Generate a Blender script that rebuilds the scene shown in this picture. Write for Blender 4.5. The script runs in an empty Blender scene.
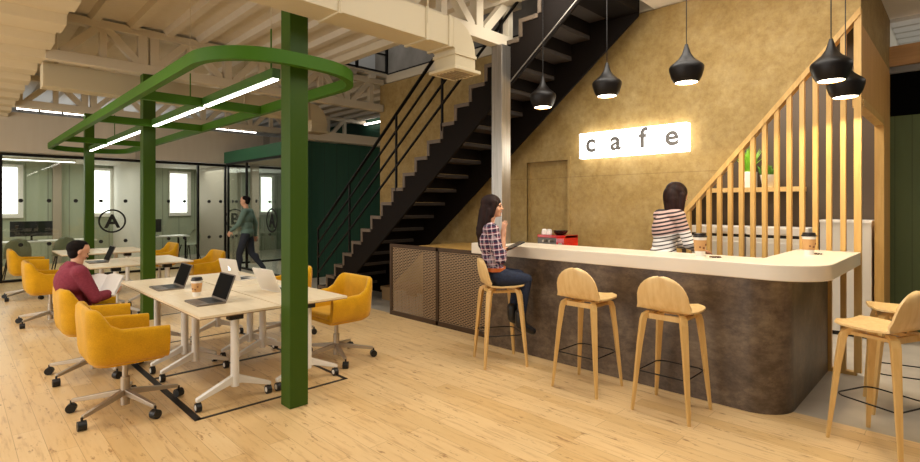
import bpy, bmesh, math, random
from mathutils import Vector, Matrix, Euler
random.seed(7)
PI = math.pi; R = math.radians
scn = bpy.context.scene
col = scn.collection

# ------------------------------------------------------------------ camera, world, lights, exposure
F_PX = 509.0
cam_d = bpy.data.cameras.new('camera'); cam = bpy.data.objects.new('camera', cam_d); col.objects.link(cam)
cam.location = (0, 0, 1.55); cam.rotation_euler = (R(90), 0, R(-45))
cam_d.sensor_fit = 'HORIZONTAL'; cam_d.sensor_width = 36; cam_d.lens = 36 * F_PX / 920
cam_d.shift_y = -(231 - 205) / 920.0
cam_d.clip_start = 0.05; cam_d.clip_end = 200
scn.camera = cam
scn.view_settings.view_transform = 'Standard'; scn.view_settings.look = 'None'
scn.view_settings.gamma = 1; scn.view_settings.use_curve_mapping = False
scn.view_settings.exposure = 0.0
w = bpy.data.worlds.new('world'); scn.world = w; w.use_nodes = True
w.node_tree.nodes['Background'].inputs[0].default_value = (1.0, 0.94, 0.85, 1)
w.node_tree.nodes['Background'].inputs[1].default_value = 0.16

def light(kind, name, loc, power, color=(1, .85, .66), rot=(0, 0, 0), size=1, size_y=None, spot=None, blend=.6):
    ld = bpy.data.lights.new(name, kind); ld.energy = power; ld.color = color
    if kind == 'AREA':
        ld.size = size
        if size_y: ld.shape = 'RECTANGLE'; ld.size_y = size_y
    else: ld.shadow_soft_size = size
    if kind == 'SPOT': ld.spot_size = R(spot); ld.spot_blend = blend
    o = bpy.data.objects.new(name, ld); col.objects.link(o); o.location = loc; o.rotation_euler = rot
    return o
# daylight through the glazing on the left side of the hall
light('AREA', 'left_daylight', (-4.5, 6.2, 1.9), 340, (1, .98, .94), (R(90), 0, R(-90)), 10.5, 3.0)
# soft lamps over the hall, all beyond the picture's near edge or above the roof beams
for i, (x, y, p) in enumerate(((0.3, 4.6, 60), (3.0, 4.6, 50), (0.3, 7.0, 60), (3.3, 7.0, 45), (3.4, 9.8, 50), (0.2, 10.4, 50))):
    light('SPOT', 'roof_downlight', (x, y, 3.2), p * 1.6, (1, .96, .89), (0, 0, 0), .25, spot=140, blend=1)
light('AREA', 'near_ceiling_panel', (2.0, 1.4, 3.7), 72, (1, .97, .91), (0, 0, 0), 3.4, 2.6)
light('AREA', 'near_ceiling_fill', (0.2, -0.9, 0.5), 22, (1, .97, .93), (R(180), 0, 0), 3.5, 1.5)  # added fill aimed up to brighten the main ceiling; no real lamp
light('AREA', 'wall_washer', (3.9, 1.6, 3.75), 58, (1, .95, .86), (0, R(-50), 0), .6, 3.4)
light('AREA', 'bar_downlight', (4.4, 2.0, 3.78), 28, (1, .96, .88), (0, 0, 0), 1.2, 2.6)
light('AREA', 'back_room_light', (7.0, 2.2, 3.6), 110, (1, .92, .80), (0, 0, 0), .6, 2.0)
light('AREA', 'terrace_light', (7.2, -1.8, 3.6), 30, (1, .95, .85), (0, 0, 0), 1.2, 1.2)
light('AREA', 'far_ceiling_fill', (2.6, 14.8, 2.85), 22, (.95, .97, 1), (R(180), 0, 0), 3.0, 1.6)  # extra unseen light, put in to lift the far deck behind the truss
light('AREA', 'terrace_ceiling_fill', (9.4, -1.5, .3), 60, (1, .96, .88), (R(180), 0, 0), 1.0, 2.0)  # added low fill aimed up at the terrace ceiling; no fixture there
light('AREA', 'office_light', (1.3, 15.4, 2.56), 46, (1, .97, .92), (0, 0, 0), 3.0, 2.0)
light('AREA', 'office_light', (5.2, 15.4, 2.56), 46, (1, .97, .92), (0, 0, 0), 3.0, 2.0)
light('AREA', 'mezzanine_light', (5.9, 7.9, 6.3), 38, (1, .97, .92), (0, 0, 0), 1.0, 1.5)
light('AREA', 'booth_light', (6.3, 11.8, 2.60), 35, (1, .96, .9), (0, 0, 0), 2.0, 2.5)

# ------------------------------------------------------------------ mesh helpers
def rotz(a): return Matrix.Rotation(a, 4, 'Z')
def align(p0, p1, roll=0.0):
    """matrix whose z axis runs p0->p1, origin p0"""
    d = (Vector(p1) - Vector(p0)).normalized()
    up = Vector((0, 0, 1)) if abs(d.z) < .99 else Vector((1, 0, 0))
    x = up.cross(d).normalized(); y = d.cross(x)
    m = Matrix((x, y, d)).transposed().to_4x4(); m.translation = Vector(p0)
    return m @ rotz(roll)

class MB:
    def __init__(s): s.v = []; s.f = []; s.m = []
    def add(s, vs, fs, M=None, mi=0):
        k = len(s.v)
        s.v += [tuple(M @ Vector(p)) if M else tuple(p) for p in vs]
        s.f += [tuple(k + i for i in f) for f in fs]; s.m += [mi] * len(fs)
        return s
    def box(s, x0, x1, y0, y1, z0, z1, M=None, mi=0):
        vs = [(x, y, z) for z in (z0, z1) for y in (y0, y1) for x in (x0, x1)]
        fs = [(0, 2, 3, 1), (4, 5, 7, 6), (0, 1, 5, 4), (2, 6, 7, 3), (0, 4, 6, 2), (1, 3, 7, 5)]
        return s.add(vs, fs, M, mi)
    def bar(s, p0, p1, wx, wy, wx1=None, wy1=None, roll=0, mi=0):
        """rectangular bar between two points, optionally tapered"""
        wx1 = wx if wx1 is None else wx1; wy1 = wy if wy1 is None else wy1
        L = (Vector(p1) - Vector(p0)).length; M = align(p0, p1, roll)
        vs = [(sx * wx / 2, sy * wy / 2, 0) for sx, sy in ((-1, -1), (1, -1), (1, 1), (-1, 1))]
        vs += [(sx * wx1 / 2, sy * wy1 / 2, L) for sx, sy in ((-1, -1), (1, -1), (1, 1), (-1, 1))]
        return s.add(vs, [(3, 2, 1, 0), (4, 5, 6, 7), (0, 1, 5, 4), (1, 2, 6, 5), (2, 3, 7, 6), (3, 0, 4, 7)], M, mi)
    def cyl(s, p0, p1, r0, r1=None, n=16, mi=0):
        r1 = r0 if r1 is None else r1
        L = (Vector(p1) - Vector(p0)).length; M = align(p0, p1)
        vs = [(r * math.cos(2 * PI * i / n), r * math.sin(2 * PI * i / n), z) for r, z in ((r0, 0), (r1, L)) for i in range(n)]
        fs = [(i, (i + 1) % n, n + (i + 1) % n, n + i) for i in range(n)] + [tuple(range(n))[::-1], tuple(range(n, 2 * n))]
        return s.add(vs, fs, M, mi)
    def lathe(s, prof, n=24, M=None, mi=0, cap=True):
        vs = [(r * math.cos(2 * PI * i / n), r * math.sin(2 * PI * i / n), z) for r, z in prof for i in range(n)]
        fs = []
        for k in range(len(prof) - 1):
            for i in range(n): fs.append((k * n + i, k * n + (i + 1) % n, (k + 1) * n + (i + 1) % n, (k + 1) * n + i))
        if cap: fs += [tuple(range(n))[::-1], tuple(range((len(prof) - 1) * n, len(prof) * n))]
        return s.add(vs, fs, M, mi)
    def prism(s, pts, h0, h1, axis='z', M=None, mi=0):
        """closed outline extruded along an axis; pts are the two other coordinates"""
        def mk(a, b, h): return {'z': (a, b, h), 'x': (h, a, b), 'y': (a, h, b)}[axis]
        n = len(pts)
        vs = [mk(a, b, h) for h in (h0, h1) for a, b in pts]
        fs = [tuple(range(n))[::-1], tuple(range(n, 2 * n))] + [(i, (i + 1) % n, n + (i + 1) % n, n + i) for i in range(n)]
        return s.add(vs, fs, M, mi)
    def sweep(s, path, secs, closed=False, mi=0, cap=True):
        """rings of equal vertex count given explicitly"""
        n = len(secs[0]); k = len(s.v)
        for r in secs: s.v += [tuple(p) for p in r]
        m = len(secs); fs = []
        for j in range(m if closed else m - 1):
            a = j * n; b = ((j + 1) % m) * n
            for i in range(n): fs.append((a + i, a + (i + 1) % n, b + (i + 1) % n, b + i))
        if cap and not closed: fs += [tuple(range(n))[::-1], tuple(range((m - 1) * n, m * n))]
        s.f += [tuple(k + i for i in f) for f in fs]; s.m += [mi] * len(fs)
        return s
    def tube(s, pts, r, n=8, closed=False, mi=0):
        pts = [Vector(p) for p in pts]; m = len(pts); secs = []
        for i, p in enumerate(pts):
            a = pts[(i - 1) % m] if (closed or i) else p; b = pts[(i + 1) % m] if (closed or i < m - 1) else p
            M = align((0, 0, 0), (b - a)); rr = r[i] if isinstance(r, (list, tuple)) else r
            secs.append([p + M.to_3x3() @ Vector((rr * math.cos(2 * PI * q / n), rr * math.sin(2 * PI * q / n), 0)) for q in range(n)])
        return s.sweep(None, secs, closed, mi)
    def mesh(s, name, mats, smooth=None):
        me = bpy.data.meshes.new(name); me.from_pydata(s.v, [], s.f)
        for m in (mats if isinstance(mats, (list, tuple)) else [mats]): me.materials.append(m)
        for p, mi in zip(me.polygons, s.m): p.material_index = mi
        bm = bmesh.new(); bm.from_mesh(me); bmesh.ops.recalc_face_normals(bm, faces=bm.faces); bm.to_mesh(me); bm.free()
        if smooth is not None: me.shade_smooth(); me.set_sharp_from_angle(angle=R(smooth))
        me.update(); return me
    def build(s, name, mats, parent=None, smooth=None, bevel=0, loc=None, segs=2):
        o = bpy.data.objects.new(name, s.mesh(name, mats, smooth)); col.objects.link(o)
        if parent: o.parent = parent
        if loc: o.location = loc
        if bevel:
            b = o.modifiers.new('bevel', 'BEVEL'); b.width = bevel; b.segments = segs; b.limit_method = 'ANGLE'; b.angle_limit = R(40)
        return o

def tag(o, label=None, cat=None, group=None, kind=None):
    if label: o['label'] = label
    if cat: o['category'] = cat
    if group: o['group'] = group
    if kind: o['kind'] = kind
    return o
def thing(name, loc, label, cat, group=None, rz=0):
    o = bpy.data.objects.new(name, None); col.objects.link(o); o.location = loc; o.rotation_euler = (0, 0, rz)
    o.empty_display_size = .1
    return tag(o, label, cat, group)
def copy_tree(o, parent=None):
    c = o.copy(); col.objects.link(c)
    if parent: c.parent = parent
    for ch in list(o.children): copy_tree(ch, c)
    return c
def again(o, loc, rz, label, group=None):
    c = copy_tree(o); c.location = loc; c.rotation_euler = (0, 0, rz); c['label'] = label
    if group: c['group'] = group
    return c
def struct(o, label=None): 
    o['kind'] = 'structure'
    if label: o['label'] = label
    return o

def rrect(x0, x1, y0, y1, r, n=6, rs=None):
    """rounded rectangle outline; rs = radii for corners (x0y0, x1y0, x1y1, x0y1)"""
    rs = rs or (r, r, r, r); out = []
    for (cx, cy, a0, rr) in ((x0, y0, 180, rs[0]), (x1, y0, 270, rs[1]), (x1, y1, 0, rs[2]), (x0, y1, 90, rs[3])):
        if rr <= 0: out.append((cx, cy)); continue
        ox = cx + (rr if cx == x0 else -rr); oy = cy + (rr if cy == y0 else -rr)
        for k in range(n + 1):
            a = R(a0 + 90 * k / n); out.append((ox + rr * math.cos(a), oy + rr * math.sin(a)))
    return out

# ------------------------------------------------------------------ materials
def lin(c):
    if isinstance(c, str): c = tuple(int(c[i:i + 2], 16) / 255 for i in (0, 2, 4))
    return tuple((x / 12.92 if x <= .04045 else ((x + .055) / 1.055) ** 2.4) for x in c) + (1,)
def mat(name, c, rough=.5, metal=0, spec=.5, emis=None, estr=0, coat=0):
    m = bpy.data.materials.new(name); m.use_nodes = True; b = m.node_tree.nodes['Principled BSDF']
    b.inputs['Base Color'].default_value = lin(c); b.inputs['Roughness'].default_value = rough
    b.inputs['Metallic'].default_value = metal; b.inputs['Specular IOR Level'].default_value = spec
    b.inputs['Coat Weight'].default_value = coat
    if emis: b.inputs['Emission Color'].default_value = lin(emis); b.inputs['Emission Strength'].default_value = estr
    return m
class N:
    def __init__(s, m): s.t = m.node_tree; s.b = s.t.nodes['Principled BSDF']
    def new(s, kind, **kw):
        n = s.t.nodes.new(kind)
        for k, v in kw.items():
            if hasattr(n, k): setattr(n, k, v)
        return n
    def link(s, a, b): s.t.links.new(a, b)
    def coord(s, scale=(1, 1, 1), rot=(0, 0, 0), loc=(0, 0, 0)):
        tc = s.new('ShaderNodeTexCoord'); mp = s.new('ShaderNodeMapping')
        mp.inputs['Scale'].default_value = scale; mp.inputs['Rotation'].default_value = rot; mp.inputs['Location'].default_value = loc
        s.link(tc.outputs['Object'], mp.inputs['Vector']); return mp.outputs['Vector']
    def noise(s, vec, scale, detail=4, rough=.5):
        n = s.new('ShaderNodeTexNoise'); n.inputs['Scale'].default_value = scale; n.inputs['Detail'].default_value = detail
        n.inputs['Roughness'].default_value = rough; s.link(vec, n.inputs['Vector']); return n.outputs['Fac']
    def ramp(s, fac, stops):
        r = s.new('ShaderNodeValToRGB'); e = r.color_ramp.elements
        while len(e) < len(stops): e.new(.5)
        for el, (p, c) in zip(e, stops): el.position = p; el.color = lin(c)
        s.link(fac, r.inputs[0]); return r.outputs[0]
    def mix(s, a, b, fac, mode='MIX'):
        n = s.new('ShaderNodeMix'); n.data_type = 'RGBA'; n.blend_type = mode
        for v, sock in ((fac, n.inputs[0]), (a, n.inputs[6]), (b, n.inputs[7])):
            if hasattr(v, 'is_linked'): s.link(v, sock)
            elif isinstance(v, (int, float)): sock.default_value = v
            else: sock.default_value = lin(v)
        return n.outputs[2]
    def math(s, op, a, b=0.0):
        n = s.new('ShaderNodeMath'); n.operation = op
        for v, sock in ((a, n.inputs[0]), (b, n.inputs[1])):
            if hasattr(v, 'is_linked'): s.link(v, sock)
            else: sock.default_value = v
        return n.outputs[0]
    def bump(s, h, strength=.3, dist=.01):
        n = s.new('ShaderNodeBump'); n.inputs['Strength'].default_value = strength; n.inputs['Distance'].default_value = dist
        s.link(h, n.inputs['Height']); s.link(n.outputs[0], s.b.inputs['Normal'])
    def col(s, c): s.link(c, s.b.inputs['Base Color'])
def noisy(name, c0, c1, scale=6, rough=.6, bump=0, stretch=(1, 1, 1), detail=5, **kw):
    m = mat(name, c0, rough, **kw); n = N(m); v = n.coord(stretch); f = n.noise(v, scale, detail)
    n.col(n.ramp(f, [(.3, c0), (.7, c1)]))
    if bump: n.bump(f, bump)
    return m
def glow(name, c, s): return mat(name, 'FFFFFF', .5, emis=c, estr=s)

def wood_floor():
    m = mat('pine_floor', 'D9B47C', .33); n = N(m)
    v = n.coord((1, 1, 1), (0, 0, R(90)))
    b = n.new('ShaderNodeTexBrick'); n.link(v, b.inputs['Vector'])
    b.offset = .37; b.offset_frequency = 2; b.squash = 1
    for k, val in (('Scale', 1), ('Mortar Size', .0016), ('Mortar Smooth', .1), ('Bias', 0), ('Brick Width', 1.35), ('Row Height', .145)): b.inputs[k].default_value = val
    b.inputs['Color1'].default_value = (0, 0, 0, 1); b.inputs['Color2'].default_value = (1, 1, 1, 1); b.inputs['Mortar'].default_value = (.5, .5, .5, 1)
    plank = n.ramp(b.outputs['Color'], [(0, 'E0C08D'), (.5, 'E6C897'), (1, 'D8B680')])
    g = n.noise(n.coord((9, .8, 1)), 3.0, 8, .65)
    grain = n.ramp(g, [(.30, 'A87840'), (.47, 'F8EEDC'), (.75, 'FFFFFF')])
    c = n.mix(plank, grain, .5, 'MULTIPLY')
    k = n.noise(n.coord((9, 2.2, 1)), 2.3, 6, .72)
    c = n.mix(c, '8A5426', n.math('MULTIPLY', n.ramp(k, [(.585, '000000'), (.66, 'FFFFFF')]), .72))
    vo = n.new('ShaderNodeTexVoronoi'); vo.inputs['Scale'].default_value = 2.6; vo.inputs['Randomness'].default_value = 1
    n.link(n.coord((1.6, .8, 1)), vo.inputs['Vector'])
    c = n.mix(c, '7E4A20', n.math('MULTIPLY', n.ramp(vo.outputs['Distance'], [(.02, 'FFFFFF'), (.065, '000000')]), .75))
    c = n.mix(c, '8A6034', n.math('MULTIPLY', b.outputs['Fac'], .6))
    n.col(c); n.bump(g, .05, .004)
    n.link(n.math('ADD', n.math('MULTIPLY', g, .2), .22), n.b.inputs['Roughness'])
    return m
def wood(name, c0, c1, rough=.45, axis='z', scale=1.0):
    m = mat(name, c0, rough); n = N(m)
    st = {'z': (14, 14, 1.2), 'y': (14, 1.2, 14), 'x': (1.2, 14, 14)}[axis]
    f = n.noise(n.coord(st), 1.6 * scale, 6, .6); n.col(n.ramp(f, [(.3, c0), (.65, c1)])); return m
def boards(name, c0, c1, pitch, rough=.6, axis='x'):
    """vertical boards: thin dark joint every pitch along one horizontal axis"""
    m = mat(name, c0, rough); n = N(m); v = n.coord()
    sp = n.new('ShaderNodeSeparateXYZ'); n.link(v, sp.inputs[0])
    x = sp.outputs['X' if axis == 'x' else 'Y']
    fr = n.math('FRACT', n.math('DIVIDE', x, pitch))
    edge = n.math('LESS_THAN', fr, .06)
    f = n.noise(n.coord((8, 8, 1)), 1.4, 5)
    c = n.ramp(f, [(.3, c0), (.7, c1)])
    n.col(n.mix(c, '000000', n.math('MULTIPLY', edge, .35))); n.bump(edge, .3, -.004)
    return m
def plaster():
    m = mat('mustard_concrete', 'A98A4E', .75); n = N(m)
    f = n.noise(n.coord(), 2.6, 11, .76); g = n.noise(n.coord(), 14, 7, .75)
    c = n.ramp(f, [(.30, '987B42'), (.5, 'A98D55'), (.70, 'B9A06C')])
    c = n.mix(c, n.ramp(g, [(.35, '8A6C38'), (.65, 'FFFFFF')]), .35, 'MULTIPLY')
    s = n.noise(n.coord((1, 3, .6)), 2.4, 8, .75)
    c = n.mix(c, '7A5A24', n.math('MULTIPLY', n.ramp(s, [(.60, '000000'), (.72, 'FFFFFF')]), .45))
    # casting joints of the concrete
    sp = n.new('ShaderNodeSeparateXYZ'); n.link(n.coord(), sp.inputs[0])
    j = n.math('LESS_THAN', n.math('ABSOLUTE', n.math('SUBTRACT', sp.outputs['Z'], 1.92)), .006)
    c = n.mix(c, '6E5530', n.math('MULTIPLY', j, .35))
    n.col(c); n.bump(g, .12, .01); return m
def bar_stone():
    m = mat('rusty_stone', '4A3B2C', .42); n = N(m)
    f = n.noise(n.coord(), 2.4, 11, .74); g = n.noise(n.coord((1, 1, 2)), 8, 8, .78)
    c = n.ramp(f, [(.32, '48392A'), (.5, '695847'), (.68, '8A7860')])
    c = n.mix(c, n.ramp(g, [(.38, '80664A'), (.6, 'FFFFFF')]), .6, 'MULTIPLY')
    n.col(c); n.bump(g, .1, .01); n.link(n.math('ADD', n.math('MULTIPLY', g, .35), .22), n.b.inputs['Roughness']); return m
def glass(name='clear_glass', tint='F1F5F0', refl=.9):
    m = bpy.data.materials.new(name); m.use_nodes = True; t = m.node_tree; t.nodes.clear()
    o = t.nodes.new('ShaderNodeOutputMaterial'); mx = t.nodes.new('ShaderNodeMixShader'); tr = t.nodes.new('ShaderNodeBsdfTransparent')
    gl = t.nodes.new('ShaderNodeBsdfGlossy'); lw = t.nodes.new('ShaderNodeLayerWeight'); lw.inputs[0].default_value = .5
    pw = t.nodes.new('ShaderNodeMath'); pw.operation = 'POWER'; pw.inputs[1].default_value = 5; t.links.new(lw.outputs['Facing'], pw.inputs[0])
    fr = t.nodes.new('ShaderNodeMath'); fr.operation = 'MULTIPLY_ADD'; fr.inputs[1].default_value = .9; fr.inputs[2].default_value = .035; t.links.new(pw.outputs[0], fr.inputs[0])
    tr.inputs[0].default_value = lin(tint); gl.inputs['Roughness'].default_value = .01; gl.inputs[0].default_value = (refl, refl, refl, 1)
    t.links.new(fr.outputs[0], mx.inputs[0]); t.links.new(tr.outputs[0], mx.inputs[1]); t.links.new(gl.outputs[0], mx.inputs[2]); t.links.new(mx.outputs[0], o.inputs[0]); return m
def perforated():
    m = mat('expanded_metal', 'AB9070', .5, .2); n = N(m)
    tc = n.coord((1, 1, 1)); sp = n.new('ShaderNodeSeparateXYZ'); n.link(tc, sp.inputs[0])
    cb = n.new('ShaderNodeCombineXYZ'); n.link(sp.outputs['Y'], cb.inputs[0]); n.link(sp.outputs['Z'], cb.inputs[1])
    b = n.new('ShaderNodeTexBrick'); n.link(cb.outputs[0], b.inputs['Vector'])
    for k, v in (('Scale', 1), ('Mortar Size', .0042), ('Mortar Smooth', 0), ('Brick Width', .06), ('Row Height', .021)): b.inputs[k].default_value = v
    n.link(b.outputs['Fac'], n.b.inputs['Alpha']); return m

M = dict(
    floor=wood_floor(),
    concrete_floor=noisy('concrete_floor', 'A0978A', 'C0B6A6', 2.2, .35, .05, detail=8),
    plaster=plaster(),
    stone=bar_stone(),
    ceil=boards('painted_deck', 'C6BCAA', 'CBC1B0', 5.0, .7),
    white_steel=mat('cream_steel', 'CFC3AC', .5),
    duct=mat('cream_duct', 'C6B898', .5),
    grey_concrete=noisy('grey_concrete', '6A655D', '86807A', 2.4, .8, .1, detail=8),
    grey_wall=mat('pale_grey_wall', '8C8C8B', .8),
    green=mat('green_steel', '35500B', .42, spec=.25),
    green_ring=mat('green_ring', '3C6610', .5, spec=.2),
    dark_green=boards('dark_green_boards', '123F2C', '154632', .30, .6),
    band_green=mat('booth_green', '2A6B4B', .5),
    olive=boards('olive_boards', '4A5630', '4E5B34', .16, .7, 'y'),
    office_green=boards('office_green', '9DA48D', 'A4AB95', .45, .7),
    beige_wall=boards('beige_wall', 'CABDA8', 'CEC2AE', 3.0, .8),
    white_wall=mat('white_wall', 'D8D4CC', .8),
    brown_wall=mat('brown_wall', '4C4034', .75),
    black=mat('black_metal', '14110F', .4, .5),
    black_plastic=mat('black_plastic', '101010', .45),
    dark_steel=noisy('brown_steel', '43301F', '4E3A28', 3, .5, metal=.3),
    stair=mat('stair_steel', '120C08', .7, spec=.1),
    glint_steel=mat('glint_steel', '8A837A', .4, .6),  # pale tone for the painted glint under the near stringer
    stair_edge=noisy('stair_edge_steel', '54473A', '5E5041', 4, .55),
    stair_under=noisy('stair_soffit', '312923', '3A312A', 5, .75),
    steel=noisy('brushed_steel', '8F887E', 'A39C92', 3, .30, metal=.8, stretch=(20, 20, 1)),
    chrome=mat('satin_chrome', 'B8AC9A', .42, .75),
    top=noisy('cream_top', 'DED2BE', 'E4D9C7', 2, .3),
    oak=wood('oak_slat', 'BA9049', 'CEA55F', .5, 'z'),
    oak_board=boards('oak_boards', 'C08E4C', 'CD9D5A', .045, .55, 'x'),
    ply=wood('birch_ply', 'D6AE70', 'E4C389', .4, 'z', 1.3),
    ply_leg=wood('birch_leg', 'CCA05A', 'DBB472', .4, 'z', 1.5),
    desk=wood('desk_top', 'DFCBA8', 'E9D8B8', .38, 'y', 1.0),
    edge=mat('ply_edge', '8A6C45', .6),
    white_leg=mat('white_powdercoat', 'E9E4DA', .4),
    yellow=None,
    tape=mat('black_inlay', '1B1612', .5),
    screen=mat('screen_glass', '070605', .6, spec=.06),
    silver=mat('silver_alloy', 'B9B6B0', .3, .7),
    dark_alloy=mat('dark_alloy', '7A7066', .4, .5),
    white_alloy=mat('pale_alloy', 'E2DCD2', .35, .1),
    cup=mat('cup_white', 'F0EAE0', .5), sleeve=mat('kraft_sleeve', 'C99A62', .75), mark=mat('brown_print', '7A4A28', .7),
    lid=mat('cup_lid', '17100C', .35),
    lamp=mat('lamp_black', '0E0805', .42, .2, spec=.35), lamp_in=mat('lamp_brass', 'E8B96A', .3, .9),
    bulb=glow('bulb_glow', 'FFEFD2', 14), led=glow('led_glow', 'FFF8F0', 9), led_soft=glow('led_soft', 'F4F8FF', 5),
    sign=glow('sign_glow', 'FFFCF2', 6), letter=mat('letter_grey', '77736F', .6),
    window=glow('window_daylight', 'FFFFFF', 3.2),
    glass=glass(), decal=mat('black_decal', '171512', .6),
    red=mat('red_enamel', 'C4180F', .25, coat=.5), machine=mat('machine_panel', '6E6860', .35, .6),
    porcelain=mat('porcelain', 'F2EEE8', .2),
    leaf=noisy('grass_leaf', '6EB01C', 'A2DC48', 5, .5), leaf2=noisy('herb_leaf', '3E6E1E', '5E8E30', 8, .6), pot=mat('pot_white', 'EDEAE4', .4),
    white_app=mat('white_laminate', 'DAD6CE', .35), grey_chair=mat('sage_shell', '8C8F78', .6),
    paper=mat('paper', 'F1EEE9', .8), red_book=mat('book_cover', 'E6E2DA', .6),
    skin=mat('skin', 'D6A080', .55), skin2=mat('skin_tan', 'B97F5E', .55), lips=mat('lips', 'A8453C', .4), eye=mat('eye_dark', '1E1612', .2),
    hair=noisy('dark_hair', '150907', '2A1410', 30, .6, stretch=(1, 1, .15), spec=.2), hair_b=noisy('black_hair', '0B0807', '1C1410', 40, .8, spec=.15),
    maroon=noisy('maroon_knit', '762436', '86303F', 60, .9), sage=noisy('sage_knit', '5D7468', '688073', 40, .9),
    jeans=noisy('dark_denim', '141C30', '1E2A44', 50, .85), trousers=noisy('grey_trousers', '262A33', '30343E', 40, .9),
    belt=mat('tan_leather', 'C8682A', .5), boot=mat('black_boot', '0E0E12', .4), shoe=mat('shoe_dark', '2B2420', .5),
    bean=noisy('coffee_bean', '3A2010', '55301A', 60, .4),
    led_case=mat('green_led_case', '34621A', .45), asphalt=mat('roof_grey', 'A9A6A0', .8),
    terrace_ceiling=boards('white_slats', 'C9C3B8', 'D2CCC0', 5, .6),
)
def fabric(name, c0, c1):
    m = mat(name, c0, .95, spec=.2); n = N(m); f = n.noise(n.coord(), 120, 4, .7)
    g = n.noise(n.coord(), 9, 3); c = n.ramp(f, [(.3, c0), (.7, c1)]); n.col(n.mix(c, n.ramp(g, [(.3, 'DDDDDD'), (.6, 'FFFFFF')]), .5, 'MULTIPLY')); n.bump(f, .35, .003)
    n.b.inputs['Sheen Weight'].default_value = .2; return m
M['yellow'] = fabric('mustard_fabric', 'C8900C', 'DCA612')
def plaid():
    m = mat('plaid_cotton', '6A2440', .85); n = N(m); v = n.coord((1.7, 1.7, 1.7), (0, R(8), R(20)))
    sp = n.new('ShaderNodeSeparateXYZ'); n.link(v, sp.inputs[0])
    def band(ax, pitch, w, ph=0): return n.math('LESS_THAN', n.math('FRACT', n.math('ADD', n.math('DIVIDE', sp.outputs[ax], pitch), ph)), w)
    c = n.mix('7A3048', '2A2240', n.math('MAXIMUM', band('Z', .085, .42), 0))
    c = n.mix(c, '241C38', n.math('MULTIPLY', band('X', .08, .4), .7))
    c = n.mix(c, 'E6D8DC', n.math('MULTIPLY', band('Z', .085, .16, .45), .65)); c = n.mix(c, 'E6D8DC', n.math('MULTIPLY', band('X', .08, .16, .45), .5))
    c = n.mix(c, 'DCCCD2', n.math('MULTIPLY', band('Y', .08, .16, .3), .35))
    n.col(c); return m
def stripes():
    m = mat('striped_jersey', 'E8E2DC', .85); n = N(m); v = n.coord((1, 1, 1), (R(4), R(14), 0))
    sp = n.new('ShaderNodeSeparateXYZ'); n.link(v, sp.inputs[0]); z = sp.outputs['Z']
    upper = n.math('GREATER_THAN', z, 1.18)
    base = n.mix('E9E4E0', 'C9A8A0', upper); thr = n.math('ADD', .30, n.math('MULTIPLY', upper, .16))
    st = n.math('LESS_THAN', n.math('FRACT', n.math('DIVIDE', z, .034)), thr)
    n.col(n.mix(base, '2A2428', st)); return m
M['plaid'] = plaid(); M['stripes'] = stripes(); M['mesh'] = perforated()

# ------------------------------------------------------------------ the setting
XW = 5.8
MB().box(-6, 4.46, -4, 17.3, -.12, 0).build('floor', M['floor']); struct(bpy.data.objects['floor'])
struct(MB().box(4.46, 10.6, -4, 17.3, -.12, 0).build('floor_concrete', M['concrete_floor']))

# mustard concrete wall with a recessed door and the sloping cut for the slatted screen
m = MB()
m.prism([(7.96, 0), (7.96, 3.83), (4.45, 3.83), (4.45, 0)], XW, XW + .14, 'x')
m.prism([(4.45, 2.15), (4.45, 3.83), (3.77, 3.83), (3.77, 2.15)], XW, XW + .14, 'x')
zc = lambda y: 3.084 + 1.18 * (.908 - y)
m.prism([(3.77, 0), (3.77, 3.83), (.69, 3.83), (.69, zc(.69)), (3.50, 0)], XW, XW + .14, 'x')
m.box(XW + .1, 8.2, .69, .75, 3.2, 3.83)
struct(m.build('wall_right', M['plaster']))
m = MB().box(XW + .07, XW + .11, 3.77, 4.45, 0, 2.15)
d = struct(m.build('door_1', M['plaster']))
m = MB(); m.box(XW - .012, XW + .02, 4.45, 4.49, 0, 2.19); m.box(XW - .012, XW + .02, 3.73, 3.77, 0, 2.19); m.box(XW - .012, XW + .02, 3.77, 4.45, 2.15, 2.19)
m.build('door_frame', M['plaster'], d)
# oak return wall with its doorway
m = MB(); m.box(5.87, 8.2, .69, .75, 2.52, 3.2); m.box(7.47, 8.2, .69, .75, 0, 2.52)
struct(m.build('wall_return', M['oak_board']))
m = MB(); m.box(5.87, 7.47, .675, .76, 2.45, 2.52); m.box(7.42, 7.47, .675, .76, 0, 2.52)
struct(m.build('trim_1', M['oak']))
# room behind the screen
struct(MB().box(8.0, 8.14, .76, 5.0, 0, 3.83).build('wall_back_room', M['brown_wall']))
# far right: olive wall, dark glazing and beam
struct(MB().box(8.2, 8.3, -4, .75, 0, 2.64).build('wall_terrace', M['olive']))
struct(MB().box(8.2, 8.24, -4, .69, 2.64, 3.16).build('window_1', mat('night_glass', '020202', .8, spec=.05)))
struct(MB().box(8.15, 8.3, -4, .69, 3.16, 3.24).build('trim_2', mat('grey_frame', '77736C', .5)))
struct(MB().box(8.1, 8.3, -4, .69, 3.24, 3.48).build('trim_3', wood('beam_oak', 'A97B45', 'B98B52', .5, 'y')))

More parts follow.
